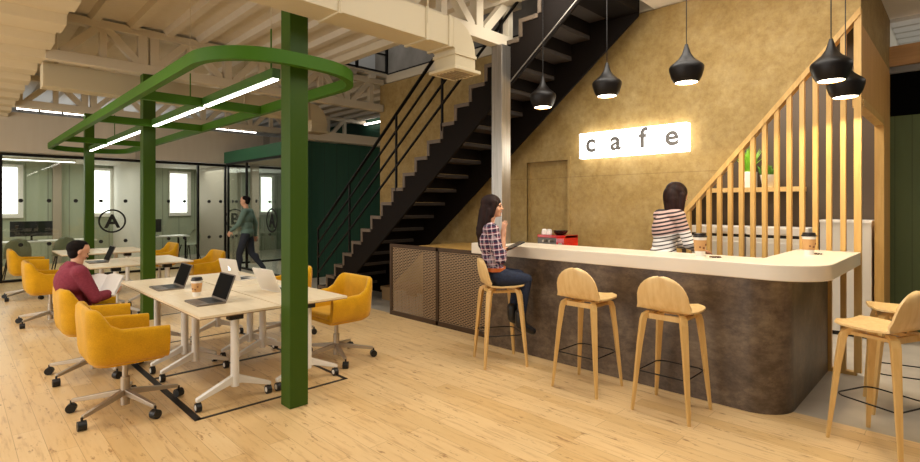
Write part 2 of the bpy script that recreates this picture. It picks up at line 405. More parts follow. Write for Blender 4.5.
# office rooms at the far end
struct(MB().box(-2, 8.3, 13.56, 13.70, 2.62, 3.42).build('wall_far', M['beige_wall']))
m = MB(); m.box(-2, 8.3, 17.2, 17.3, 0, 2.9)
struct(m.build('wall_office', M['office_green']))
struct(MB().box(-2, 8.3, 13.72, 17.2, 2.66, 2.74).build('ceiling_office', M['white_wall']))
struct(MB().box(3.26, 3.36, 13.72, 17.2, 0, 2.66).build('wall_office_left', M['white_wall']))
struct(MB().box(1.9, 2.08, 17.05, 17.2, 0, 2.66).build('trim_4', mat('taupe_pilaster', 'A39684', .7)))
struct(MB().box(5.46, 5.56, 13.95, 17.2, 0, 2.66).build('wall_office_right', mat('taupe_wall', 'B5AA9A', .7)))
for i, (x0, x1) in enumerate(((.70, 1.19), (2.78, 3.16), (4.70, 5.16), (6.42, 6.74), (7.50, 7.86))):
    f = struct(MB().box(x0 - .03, x1 + .12, 17.12, 17.19, 1.22, 2.58).build('window_%d' % (i + 2), M['white_wall']))
    MB().box(x0, x1, 17.105, 17.118, 1.33, 2.5).build('pane', M['window'], f)
# glazed office front
gw = thing('wall_glazed', (0, 0, 0), None, None); del_keys = [k for k in gw.keys()]; struct(gw)
MB().box(-2, 8.3, 13.57, 13.66, 2.54, 2.60).build('top_rail', M['black'], gw)
MB().box(-2, 8.3, 13.57, 13.66, 0, .045).build('bottom_rail', M['black'], gw)
for x in (-1.2, .70, 3.26, 4.36, 5.02, 6.6): MB().box(x - .022, x + .022, 13.58, 13.65, .045, 2.54).build('mullion', M['black'], gw)
def dots(xs, zs, y, plane='y'):
    m = MB()
    for x in xs:
        for z in zs:
            if plane == 'y': m.cyl((x, y, z), (x, y - .012, z), .04, n=14)
            else: m.cyl((y, x, z), (y - .012, x, z), .04, n=14)
    return m
for x0, x1, xs in ((-1.178, .678, (.1,)), (.722, 3.238, (1.0, 1.45, 1.9, 2.35, 2.815)), (3.282, 4.338, (3.7, 4.05)), (4.382, 4.998, (4.62, 4.9)), (5.042, 6.578, (5.3, 5.8, 6.2)), (6.622, 8.2, (7.2,))):
    p = MB().box(x0, x1, 13.612, 13.622, .045, 2.54).build('glass_pane', M['glass'], gw)
    dots(xs, (1.64, .74), 13.61).build('round_fitting', M['decal'], p)
# green booth corner
struct(MB().box(5.03, 8.3, 9.85, 9.93, 0, 2.9).build('wall_booth', M['dark_green']))
struct(MB().box(4.97, 5.03, 9.80, 13.56, 2.62, 2.9).build('trim_5', M['band_green']))
struct(MB().box(5.06, 8.3, 9.94, 13.55, 2.63, 2.70).build('ceiling_booth', mat('booth_ceiling', 'C0AE90', .8)))
struct(MB().box(5.0, 8.3, 9.6, 9.84, 2.91, 3.1).build('trim_6', M['white_steel']))
bg = thing('wall_booth_glazed', (0, 0, 0), None, None); struct(bg)
for y in (9.86, 12.27, 13.42): MB().box(5.0, 5.05, y - .022, y + .022, .04, 2.62).build('mullion', M['black'], bg)
MB().box(4.99, 5.06, 9.84, 13.5, 2.57, 2.62).build('top_rail', M['black'], bg)
MB().box(4.99, 5.06, 9.84, 13.5, 0, .04).build('bottom_rail', M['black'], bg)
for y0, y1, ys in ((9.885, 12.248, (10.3, 11.7)), (12.292, 13.398, (12.6, 13.1))):
    p = MB().box(5.02, 5.03, y0, y1, .04, 2.57).build('glass_pane', M['glass'], bg)
    dots(ys, (1.64, .74), 5.019, 'x').build('round_fitting', M['decal'], p)
struct(MB().box(5.64, 5.84, 13.46, 13.55, 0, 2.63).build('trim_30', mat('taupe_post', 'A89A86', .7)))
struct(MB().box(8.3, 8.4, 7.8, 17.3, 0, 3.95).build('wall_upper_green', M['dark_green']))
struct(MB().box(6.35, 6.45, 9.95, 11.2, 0, 2.78).build('wall_booth_inner', mat('taupe_booth', 'A89A84', .7)))

# ceilings: ribbed decks
def ribbed(x0, x1, y0, y1, z, pitch, depth, along, wide=.42):
    """trapezoid ribbed sheet; ribs run along 'along'"""
    m = MB(); a0, a1 = (x0, x1) if along == 'y' else (y0, y1); b0, b1 = (y0, y1) if along == 'y' else (x0, x1)
    prof = []; a = a0; s = pitch * .07
    while a < a1 - 1e-6:
        q = pitch * wide
        for (dx, dz) in ((0, 0), (s, -depth), (q - s, -depth), (q, 0)):
            if a + dx <= a1: prof.append((a + dx, z + dz))
        a += pitch
    prof.append((a1, z)); top = [(p[0], z + .03) for p in (prof[-1], prof[0])]
    return m.prism(prof + top, b0, b1, along) if along == 'y' else m.prism(prof + top, b0, b1, 'x')
struct(ribbed(.8, 4.3, -3.5, 7.75, 3.95, .42, .07, 'y', .36).build('ceiling', M['ceil']))
struct(ribbed(.8, 8.3, 12.0, 17.3, 3.95, .42, .07, 'y', .36).build('ceiling_far', mat('grey_deck', 'BDB9B0', .7)))
struct(ribbed(.8, 8.3, 7.75, 12.0, 3.95, .42, .07, 'y', .36).build('ceiling_middle', M['ceil']))
struct(ribbed(-4.5, .8, -1.0, 17.3, 3.40, .80, .09, 'x', .55).build('ceiling_low', mat('cream_low_deck', 'CFC0A0', .7)))
struct(MB().box(.76, .80, -1, 17.3, 3.42, 3.98).build('trim_7', M['white_steel']))
struct(MB().box(4.3, 4.42, -3.5, 7.75, 3.78, 3.99).build('trim_8', M['white_steel']))
struct(MB().box(4.42, 10.6, -4, 2.60, 3.84, 3.99).build('ceiling_bar', mat('bright_ceiling', 'EDE4D2', .7)))
struct(ribbed(8.2, 10.6, -4, .69, 3.83, .30, .03, 'y', .9).build('ceiling_terrace', M['terrace_ceiling']))
# upper floor, its edges and walls
m = MB(); m.box(XW, 6.5, 2.60, 7.75, 3.84, 3.99); m.box(4.42, 8.3, 7.75, 9.2, 3.982, 4.01)
struct(m.build('floor_upper', M['white_steel']))
struct(MB().box(6.5, 6.6, 0, 9.2, 3.99, 6.4).build('wall_upper_right', M['grey_concrete']))
struct(MB().box(3.0, 6.5, 9.1, 9.2, 3.99, 6.4).build('wall_upper_far', M['grey_wall']))
struct(MB().box(3.0, 6.6, 0, 9.2, 6.4, 6.5).build('ceiling_upper', M['grey_wall']))
# inlaid black lines in the floor
k = 9
for (x0, x1, y0, y1) in ((1.255, 2.505, 3.92, 3.95), (1.235, 1.285, 3.92, 6.35), (2.475, 2.505, 3.92, 6.35), (1.285, 2.475, 5.11, 5.155), (1.255, 2.505, 6.35, 6.38),
                         (1.255, 2.505, 8.0, 8.03), (1.255, 1.285, 8.03, 11.5), (2.475, 2.505, 8.03, 11.5)):
    struct(MB().box(x0, x1, y0, y1, 0, .003).build('trim_%d' % k, M['tape'])); k += 1

# ------------------------------------------------------------------ columns, trusses, ducts
COLN = ['nearest green square steel column, standing in front of the front desks', 'middle green square steel column behind the front desks', 'farthest green square steel column by the glazed office']
for i, y in enumerate((3.71, 7.88, 12.05)):
    o = MB().box(-.075, .075, -.075, .075, 0, 3.31).build('column', M['green'], bevel=.004, loc=(1.89, y, 0)); tag(o, COLN[i], 'column', 'green columns in a row')
o = MB().box(-.075, .075, -.075, .075, 0, 3.31).build('steel_column', M['steel'], bevel=.004, loc=(4.32, 3.675, 0))
tag(o, 'bare silver steel column beside the stairs, at the left end of the bar', 'column')

def truss(y, x0, x1, label, nodes=(-.18, .86, 1.89, 2.93, 3.96, 5.0, 6.03, 7.07)):
    t = thing('roof_truss', (0, y, 3.31), label, 'truss', 'cream roof trusses')
    MB().box(x0, x1, -.06, .06, 0, .13).build('bottom_chord', M['white_steel'], t, bevel=.004)
    MB().box(x0, x1, -.06, .06, .5, .6).build('top_chord', M['white_steel'], t, bevel=.004)
    for n in nodes:
        if not (x0 - .1 < n < x1 + .1): continue
        for dx in ((-.07, .07) if abs(n - 1.89) < .01 else (0,)):
            xx = min(max(n + dx, x0 + .05), x1 - .05)
            MB().box(xx - .052, xx + .052, -.05, .05, .12, .51).build('web_post', M['white_steel'], t)
        mid = n + .52
        if mid < x1 - .1: MB().box(mid - .04, mid + .04, -.04, .04, .12, .51).build('web_post', M['white_steel'], t)
        for s in (-1, 1):
            a = n + s * .10; b = n + s * .47
            if x0 < b < x1 and x0 < a < x1: MB().bar((a, 0, .12), (b, 0, .51), .09, .09).build('web_brace', M['white_steel'], t)
    return t
truss(3.71, .8, 4.66, 'nearest cream roof truss, its end sitting on the silver column by the stairs')
truss(7.88, .8, 5.78, 'middle cream roof truss over the second green column')
truss(12.05, .8, 8.25, 'farthest cream roof truss with a row of tube lights under it')

def duct(y0, z0, h, x1, label, x0=-2.5):
    t = thing('air_duct', (0, y0, z0), label, 'duct', 'cream air ducts'); wd = .28
    MB().box(x0, x1 - .28, 0, wd, 0, h).build('duct_run', M['duct'], t, bevel=.004)
    secs = []
    for k in range(9):
        a = R(90 * k / 8); c = (x1 - .28, -.02)
        ri, ro = .02, .02 + h
        p = lambda r: (c[0] + r * math.sin(a), c[1] + r * math.cos(a))
        (xi, zi), (xo, zo) = p(ri), p(.02 + (h if k < 8 else h))
        secs.append([(xi, 0, zi), (xo, 0, zo), (xo, wd, zo), (xi, wd, zi)])
    MB().sweep(None, secs).build('elbow', M['duct'], t, smooth=30)
    for xx in (x1 - .33, x1 - .60, x1 - 1.45): MB().box(xx - .015, xx + .015, -.012, wd + .012, -.012, h + .012).build('flange', M['duct'], t, bevel=.002)
    xa, xb = x1 - .26, x1 - .28 + .02 + h
    MB().box(xa - .012, xb + .012, -.012, wd + .012, -.06, -.03).build('collar', M['duct'], t, bevel=.003)
    m = MB().box(xa, xb, 0, wd, -.17, -.02)
    m.build('drop', M['duct'], t)
    dd = MB().prism(rrect(xa - .04, xb + .04, -.04, wd + .04, .01, 2), -.20, -.17).build('diffuser', M['duct'], t, bevel=.004)
    m = MB()
    for k in range(6): m.box(xa + .01, xb - .01, .02 + k * .045, .03 + k * .045, -.212, -.2)
    m.build('grille', mat('grille_grey', '9A8B6E', .6), dd)
    MB().cyl((x1 - .6, -.012, h * .5), (x1 - .6, -.012, .95), .006, n=6).build('hanger_rod', M['duct'], t)
    MB().cyl((x1 - 1.45, -.012, .0), (x1 - 1.45, -.012, .95), .006, n=6).build('hanger_rod', M['duct'], t)
    return t
duct(3.27, 2.97, .26, 3.47, 'near cream air duct across the top with a square diffuser by the stairs')
duct(8.27, 3.06, .30, 4.80, 'far cream air duct running behind the middle roof truss', .82)

# tube lights under the far truss and by the upper green wall
tl = None
xs = [.98 + .335 * i for i in range(13)]; ORD = ['leftmost', 'second', 'third', 'fourth', 'fifth', 'sixth', 'seventh', 'eighth', 'ninth', 'tenth', 'eleventh', 'twelfth', 'rightmost']
for i, x in enumerate(xs):
    nm = '%s white tube light%s in the row under the far roof truss' % (ORD[i], '' if i in (0, 12) else ' from the left')
    t = thing('tube_light', (x, 12.05, 3.275), nm, 'light', 'tube lights under the far truss')
    MB().box(-.155, .155, -.03, .03, .01, .035).build('housing', M['white_steel'], t)
    MB().box(-.15, .15, -.024, .024, -.006, .01).build('diffuser', M['led'], t)
t = thing('tube_light', (8.24, 11.66, 3.79), 'single white tube light high on the dark green wall by the stairs', 'light')
MB().box(.01, .055, -.38, .38, 0, .05).build('housing', M['white_steel'], t); MB().box(-.02, .01, -.37, .37, .005, .045).build('diffuser', M['led'], t)
for x, yy, nm in ((1.6, 14.3, 'long white strip light on the left office ceiling'), (1.3, 15.8, 'long white strip light deeper in the left office ceiling'), (4.3, 14.4, 'white strip light on the ceiling of the right office')):
    t = thing('strip_light', (x, yy, 2.62), nm, 'light', 'office strip lights')
    MB().box(-.9, .9, -.04, .04, .0, .04).build('housing', M['white_steel'], t); MB().box(-.89, .89, -.03, .03, -.015, 0).build('diffuser', M['led_soft'], t)

# ------------------------------------------------------------------ green hanging ring with its line lights
rg = thing('ring_frame', (0, 0, 2.58), 'large green oval frame hanging over the desks around the columns', 'ceiling frame')
def ring_path(off, z, n=14):
    return [(x, y, z) for x, y in rrect(1.24 + off, 2.54 - off, 3.50 + off, 12.35 - off, .55 - off, n)]
secs = [ring_path(0, 0), ring_path(.06, 0), ring_path(.06, .095), ring_path(0, .095)]
m = MB(); npt = len(secs[0]); rings = [[secs[k][i] for k in range(4)] for i in range(npt)]
m.sweep(None, rings, closed=True); m.build('ring', M['green_ring'], rg, smooth=30)
for y in (5.70, 7.62, 10.35): MB().box(1.30, 2.48, y - .03, y + .03, .0, .09).build('crossbar', M['green_ring'], rg)
for x, y in ((1.89, 4.12), (1.89, 6.15), (1.89, 9.87)):
    MB().cyl((x, y, .08), (x, y, .44), .007, n=6).build('hanger_rod', M['green_ring'], rg); MB().cyl((x, y, .44), (x, y, 1.30), .003, n=6).build('hanger_wire', M['duct'], rg)
for y0, y1, nm in ((4.02, 5.66, 'nearest white line light in the green hanging oval'), (5.74, 7.56, 'second white line light in the green oval, before the middle column'),
                   (8.02, 10.30, 'third white line light in the green oval, beyond the middle column'), (10.40, 11.86, 'farthest white line light in the green hanging oval')):
    t = thing('line_light', (1.89, (y0 + y1) / 2, 2.59), nm, 'light', 'line lights in the green oval'); L = (y1 - y0) / 2
    MB().box(-.035, .035, -L, L, 0, .08).build('housing', M['led_case'], t); MB().box(-.022, .022, -L + .01, L - .01, -.012, 0).build('diffuser', M['led'], t)

# ------------------------------------------------------------------ staircase and railings
st = thing('staircase', (4.4, 0, 0), 'dark steel staircase rising to the right to the upper floor, pale zigzag edge', 'stairs')
RZ, TR = .199, .253
yn = lambda n: 7.53 - TR * n
zn = lambda n: RZ * (n + 2)
def zig(off=0.0, n0=-1, n1=18):
    up = []
    for n in range(n0, n1 + 1): up += [(yn(n), zn(n - 1)), (yn(n), zn(n))]
    return up
und = lambda y: 1.696 + (5.15 - y) * .785
prof = zig() + [(2.61, zn(18)), (2.61, und(2.64))] + [(6.95, und(6.95)), (7.31, 0), (yn(-1), 0)]
MB().prism(prof, 0, .03, 'x').build('stringer', M['stair'], st)
MB().prism(prof, 1.02, 1.05, 'x').build('stringer', M['stair'], st)
# pale zigzag flat on the near stringer
e = .045
m = MB()
for n in range(-1, 19):
    m.box(-.012, .05, yn(n) - TR if n < 18 else 2.61, yn(n) + e * 0, zn(n) - e, zn(n))
    m.box(-.012, .05, yn(n) - e, yn(n), zn(n - 1) - e * 0, zn(n) - e)
m.build('zigzag_edge', M['stair_edge'], st)
MB().bar((-.006, 3.62, und(3.62) + .01), (-.006, 2.66, und(2.66) + .01), .012, .010).build('edge_glint', M['glint_steel'], st)  # light caught on the upper stretch of the stringer's edge, built as a pale strip
for n in range(-1, 18):
    MB().box(.03, 1.02, yn(n) - TR - .01, yn(n), zn(n) - .05, zn(n) - .004).build('tread', M['stair_under'], st)
for n in range(-1, 19):
    MB().box(.03, 1.02, yn(n) - .012, yn(n) - .002, zn(n - 1) if n > -1 else 0, zn(n) - .05).build('riser', M['stair'], st)
MB().box(.03, 1.05, 2.61, yn(18) - .012, 3.70, zn(18)).build('landing', M['stair'], st)

rl = thing('stair_railing', (4.40, 0, 0), 'black steel railing of four sloping bars along the staircase', 'railing')
ny = lambda y: zn(0) + (yn(0) - y) * RZ / TR
y_lo, y_hi = 7.80, 3.0
for hgt, w_ in ((.95, .045), (.72, .028), (.47, .028), (.22, .028)):
    MB().bar((0, y_lo, max(ny(y_lo), .02) + hgt), (0, y_hi, ny(y_hi) + hgt), w_, .02).build('handrail' if hgt > .9 else 'rail_bar', M['stair'] if hgt > 2 else M['black'], rl)
for y in (7.80, 6.84, 5.66, 4.72, 3.75, 3.02): MB().box(-.012, .012, y - .014, y + .014, max(0, ny(y) - .12), ny(y) + .95).build('railing_post', M['black'], rl)
ur = thing('upper_railing', (0, 0, 3.99), 'black railing on the upper floor above the stairwell', 'railing')
for z in (.05, .38, .7, 1.0): MB().box(4.42, 5.84, 7.76, 7.80, z - .015, z + .015).build('rail_bar', M['black'], ur)
for x in (4.5, 5.16, 5.82): MB().box(x - .02, x + .02, 7.755, 7.805, 0, 1.0).build('railing_post', M['black'], ur)
MB().box(5.81, 5.83, 3.0, 7.75, .0, .03).build('floor_bar', M['black'], ur)

# ------------------------------------------------------------------ bar counter, mesh enclosure, cabinets
bc = thing('bar_counter', (0, 0, 0), 'long bar counter with rounded corner, brown stone front and cream top', 'counter')
def Lshape(x0, xi, x1, y0, yi, y1, r, nt):
    o = [(x0, y1)] + [(x0 + r - r * math.cos(R(90 * k / 12)), y0 + r - r * math.sin(R(90 * k / 12))) for k in range(13)] + [(x1, y0), (x1, yi), (xi, yi), (xi, y1)]
    return o[:-1] + [(xi, 3.59), (x0 + nt, 3.59), (x0 + nt, y1)]
MB().prism(Lshape(4.13, 4.62, 5.79, .69, 1.17, 3.95, .36, nt=.108), 1.01, 1.125).build('countertop', M['top'], bc, smooth=30, bevel=.006)
MB().prism(Lshape(4.225, 4.56, 5.77, .93, 1.13, 3.80, .27, nt=.014), 0, 1.01).build('bar_front', M['stone'], bc, smooth=30)

mp = thing('mesh_enclosure', (4.43, 0, 0), 'brown steel framed wire mesh panels under the stairs', 'mesh panel')
for y in (5.80, 4.83, 3.83): MB().box(-.02, .02, y - .022, y + .022, 0, 1.0).build('frame_post', M['dark_steel'], mp)
MB().box(-.02, .02, 3.852, 5.778, .955, 1.0).build('top_rail', M['dark_steel'], mp)
MB().box(-.02, .02, 3.852, 5.778, 0, .06).build('bottom_rail', M['dark_steel'], mp)
MB().box(-.003, .0, 3.852, 4.808, .06, .955).build('mesh_panel', M['mesh'], mp); MB().box(-.003, .0, 4.852, 5.778, .06, .955).build('mesh_panel', M['mesh'], mp)
cb = thing('back_bar_cabinet', (0, 0, 0), 'oak topped cabinet behind the wire mesh under the stairs', 'cabinet')
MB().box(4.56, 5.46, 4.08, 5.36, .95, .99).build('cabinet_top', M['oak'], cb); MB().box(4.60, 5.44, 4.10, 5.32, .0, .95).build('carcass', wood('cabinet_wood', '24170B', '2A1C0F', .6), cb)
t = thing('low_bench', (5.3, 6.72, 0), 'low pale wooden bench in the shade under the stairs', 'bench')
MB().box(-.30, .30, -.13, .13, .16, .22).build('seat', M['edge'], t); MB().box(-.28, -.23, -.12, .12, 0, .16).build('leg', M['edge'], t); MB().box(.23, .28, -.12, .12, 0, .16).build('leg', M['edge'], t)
kb = thing('back_counter', (0, 0, 0), 'low dark back counter carrying the red coffee machine', 'counter')
MB().box(5.14, 5.78, 2.85, 3.92, .91, .95).build('worktop', M['top'], kb); MB().box(5.18, 5.78, 2.87, 3.90, 0, .91).build('carcass', M['dark_steel'], kb)
cm = thing('coffee_machine', (5.30, 3.66, .95), 'red coffee machine with a grey front behind the bar', 'coffee machine'); cm.scale = (.78, .78, .78)
MB().prism(rrect(-.1, .30, -.28, .25, .03, 4), .25, .295).build('top_tray', M['red'], cm, bevel=.005)
MB().box(-.07, .28, -.14, .25, .0, .25).build('body', M['machine'], cm)
MB().prism(rrect(-.12, .28, .03, .29, .05, 5), -.28, -.14, 'y').build('side_panel', M['red'], cm, smooth=40)
MB().box(-.124, -.12, -.24, -.18, .15, .18).build('badge', M['chrome'], cm)
MB().cyl((-.06, .1, .2), (-.14, .1, .2), .02).build('brew_group', M['chrome'], cm); MB().cyl((-.06, -.02, .2), (-.14, -.02, .2), .02).build('brew_group', M['chrome'], cm)
CUPP = [(.022, 0), (.03, .01), (.034, .05), (.030, .05), (.026, .012)]
for (x, y, nm) in ((5.31, 3.80, 'left white cup upturned on the red coffee machine'), (5.31, 3.725, 'right white cup upturned on the red coffee machine')):
    o = MB().lathe([(.036, 0), (.037, .02), (.030, .06), (.02, .068)], 20).build('cup', M['porcelain'], smooth=40, loc=(x, y, 1.1805)); tag(o, nm, 'cup', 'white cups on the coffee machine')
o = MB().lathe([(.05, 0), (.075, .02), (.095, .055), (.088, .055), (.07, .025), (.04, .01)], 24).build('bowl', mat('smoked_bowl', '3A2A22', .2, .4), smooth=40, loc=(5.31, 3.56, 1.1805)); tag(o, 'dark shallow bowl on top of the red coffee machine', 'bowl')

# ------------------------------------------------------------------ slatted screen, shelf, white cabinets
ss = thing('slatted_screen', (XW, 0, 0), 'screen of upright oak slats under a sloping oak rail beside the bar', 'slatted screen')
k = 0; y = .713
while y < 3.0:
    MB().box(.0, .055, y - (.027 if y < .75 else .020), y + (.027 if y < .75 else .020), .03, max(.2, zc(y) - .01)).build('slat', M['oak'], ss); y += .107
pts = [(.69, zc(.69)), (3.3, zc(3.3)), (3.3, zc(3.3) - .07), (.69, zc(.69) - .07)]
MB().prism(pts, -.015, .10, 'x').build('sloping_rail', M['oak'], ss)
MB().box(.0, .07, .72, 3.2, 0, .03).build('bottom_rail', M['oak'], ss)
sh = MB().box(-.25, 0, 1.52, 3.2, -.06, 0).build('wall_shelf', M['ply'], loc=(8.0, 0, 1.79)); tag(sh, 'oak shelf on the brown wall behind the slats', 'shelf')
def plant(loc, label, kind):
    t = thing('potted_plant', loc, label, 'plant')
    if kind == 'grass':
        MB().box(-.07, .07, -.08, .08, 0, .22).build('pot', M['pot'], t, bevel=.006); m = MB()
        for i in range(60):
            a = random.uniform(0, 2 * PI); r0 = random.uniform(0, .05); lean = random.uniform(0, .16); h = random.uniform(.18, .38)
            p0 = (r0 * math.cos(a), r0 * math.sin(a), .2); p1 = (p0[0] + lean * .4 * math.cos(a), p0[1] + lean * .4 * math.sin(a), .2 + h * .6); p2 = (p0[0] + lean * math.cos(a), p0[1] + lean * math.sin(a), .2 + h)
            m.tube([p0, p1, p2], [.009, .008, .001], 4)
        m.build('leaves', M['leaf'], t)
    else:
        MB().lathe([(.06, 0), (.07, .01), (.10, .17), (.092, .17), (.085, .14)], 20).build('pot', M['pot'], t, smooth=40); m = MB()
        for i in range(70):
            a = random.uniform(0, 2 * PI); r1 = random.uniform(.02, .12); h = random.uniform(.02, .12)
            p = Vector((r1 * math.cos(a) * .8, r1 * math.sin(a), .15 + h)); d = Vector((math.cos(a) * .3, math.sin(a) * .3, .6)).normalized()
            m.tube([(p.x * .5, p.y * .5, .14), tuple(p), tuple(p + d * .04)], [.003, .014, .001], 4)
        m.build('leaves', M['leaf2'], t)
    return t
plant((7.86, 2.16, 1.79), 'tall grass plant in a white square pot on the oak shelf', 'grass')
plant((7.86, 1.93, 1.79), 'short leafy herb in a rounded white pot on the oak shelf', 'herb')
def washer(y0, y1, label):
    t = thing('appliance', (7.48, (y0 + y1) / 2, 0), label, 'appliance', 'white appliances behind the slats'); hw = (y1 - y0) / 2
    MB().box(0, .5, -hw, hw, 0, 1.12).build('body', M['white_app'], t, bevel=.006)
    MB().box(.02, .5, -hw + .01, hw - .01, 1.12, 1.16).build('dark_strip', M['black_plastic'], t)  # black strip set back between body and control panel
    tp = MB().box(0, .5, -hw, hw, 1.16, 1.26).build('control_panel', M['porcelain'], t, bevel=.004)
    MB().box(-.006, 0, -.16, .0, 1.185, 1.235).build('display', M['white_app'], tp)
    dr = MB().box(-.012, 0, -hw + .05, hw - .05, .12, 1.06).build('door', M['white_app'], t, bevel=.004)
    MB().box(-.035, -.012, hw - .18, hw - .09, .80, .83).build('handle', M['steel'], dr)
washer(1.40, 2.10, 'right white appliance with a top panel behind the oak slats'); washer(2.13, 2.84, 'left white appliance with a top panel behind the oak slats')
t = thing('tall_cabinet', (7.48, 1.037, 0), 'plain white cabinet at the right end behind the slats', 'cabinet')
MB().box(0, .5, -.245, .245, .05, 1.34).build('body', M['white_app'], t); MB().box(-.01, .5, -.25, .25, 1.34, 1.37).build('top', M['porcelain'], t); MB().box(.02, .5, -.24, .24, 0, .05).build('plinth', M['black_plastic'], t)

# ------------------------------------------------------------------ sign: four light boxes
def text_mesh(s, size, depth, bold=0):
    c = bpy.data.curves.new('t', 'FONT'); c.body = s; c.size = size; c.extrude = depth; c.offset = bold; c.align_x = 'CENTER'; c.align_y = 'BOTTOM_BASELINE'
    o = bpy.data.objects.new('t', c); col.objects.link(o); dg = bpy.context.evaluated_depsgraph_get()
    me = bpy.data.meshes.new_from_object(o.evaluated_get(dg)); bpy.data.objects.remove(o); return me
YS = 3.54; S = .340
for i, ch in enumerate('cafe'):
    yc = YS - S * (i + .5)
    t = thing('light_box', (XW - .02, yc, 2.144), 'white glowing light box with the letter %s on the concrete wall' % ch, 'sign', 'glowing sign letters above the bar')
    MB().box(-.08, .018, -S / 2 + .005, S / 2 - .005, 0, .316).build('case', M['sign'], t, bevel=.004)
    me = text_mesh(ch, .325, .003, .008); me.materials.clear(); me.materials.append(M['letter'])
    o = bpy.data.objects.new('letter', me); col.objects.link(o); o.parent = t; o.rotation_euler = (R(90), 0, R(-90)); o.location = (-.084, 0.0, .08)
def logo(ch, M4, r, parent):
    me = text_mesh(ch, r * 1.55, .004, .012); me.materials.clear(); me.materials.append(M['decal'])
    t = bpy.data.objects.new('logo_letter', me); col.objects.link(t); t.parent = parent; t.matrix_local = M4 @ Matrix.Translation((0, -r * .54, 0))
    m = MB(); n = 40
    secs = [[(rr * math.cos(2 * PI * i / n), rr * math.sin(2 * PI * i / n), z) for rr, z in ((r, 0), (r - .036, 0), (r - .036, .008), (r, .008))] for i in range(n)]
    m.sweep(None, secs, closed=True); o = m.build('logo_ring', M['decal'], parent); o.matrix_local = M4
My = Matrix.Rotation(R(90), 4, 'X'); Mx = Matrix.Rotation(R(-90), 4, 'Z') @ Matrix.Rotation(R(90), 4, 'X')
logo('A', Matrix.Translation((2.56, 13.60, 1.19)) @ My, .265, gw)
logo('B', Matrix.Translation((5.26, 13.60, 1.19)) @ My, .26, gw)
logo('A', Matrix.Translation((5.01, 10.88, 1.21)) @ Mx, .27, bg)

# ------------------------------------------------------------------ pendants
def pendant(x, y, z, label, energy=14):
    t = thing('pendant_lamp', (x, y, z), label, 'lamp', 'black pendant lamps above the bar')
    prof = [(.092, 0), (.118, .045), (.134, .10), (.136, .125), (.128, .142), (.10, .165), (.065, .195), (.035, .24), (.02, .29), (.012, .32)]
    MB().lathe(prof, 32, cap=False).build('shade', M['lamp'], t, smooth=50)
    MB().lathe([(r - .004, zz) for r, zz in prof[:8]], 32, cap=False).build('inner_shade', M['lamp_in'], t, smooth=50)
    MB().cyl((0, 0, .004), (0, 0, .012), .0865, n=28).build('diffuser', M['bulb'], t)
    MB().cyl((0, 0, .31), (0, 0, 3.83 - z), .004, n=6).build('cord', M['lamp'], t)
    l = light('SPOT', 'pendant_bulb', (0, 0, -.01), energy, (1, .78, .48), (0, 0, 0), .07, spot=158, blend=.1); l.parent = t
    return t
PL = ['leftmost black pendant lamp, in front of the dark stairs', 'second black pendant lamp from the left, at the edge of the stairs', 'middle black pendant lamp, above the right end of the glowing sign',
      'front black pendant lamp of the right pair, before the slatted screen', 'rear black pendant lamp of the right pair, nearest the oak post']
for (x, y, z), lb in zip(((4.36, 3.14, 2.565), (4.42, 2.44, 2.585), (4.32, 1.66, 2.565), (4.72, .74, 2.49), (5.32, .735, 2.455)), PL): pendant(x, y, z, lb, 60 if 'rear' in lb else 22 if 'front black' in lb else 14)

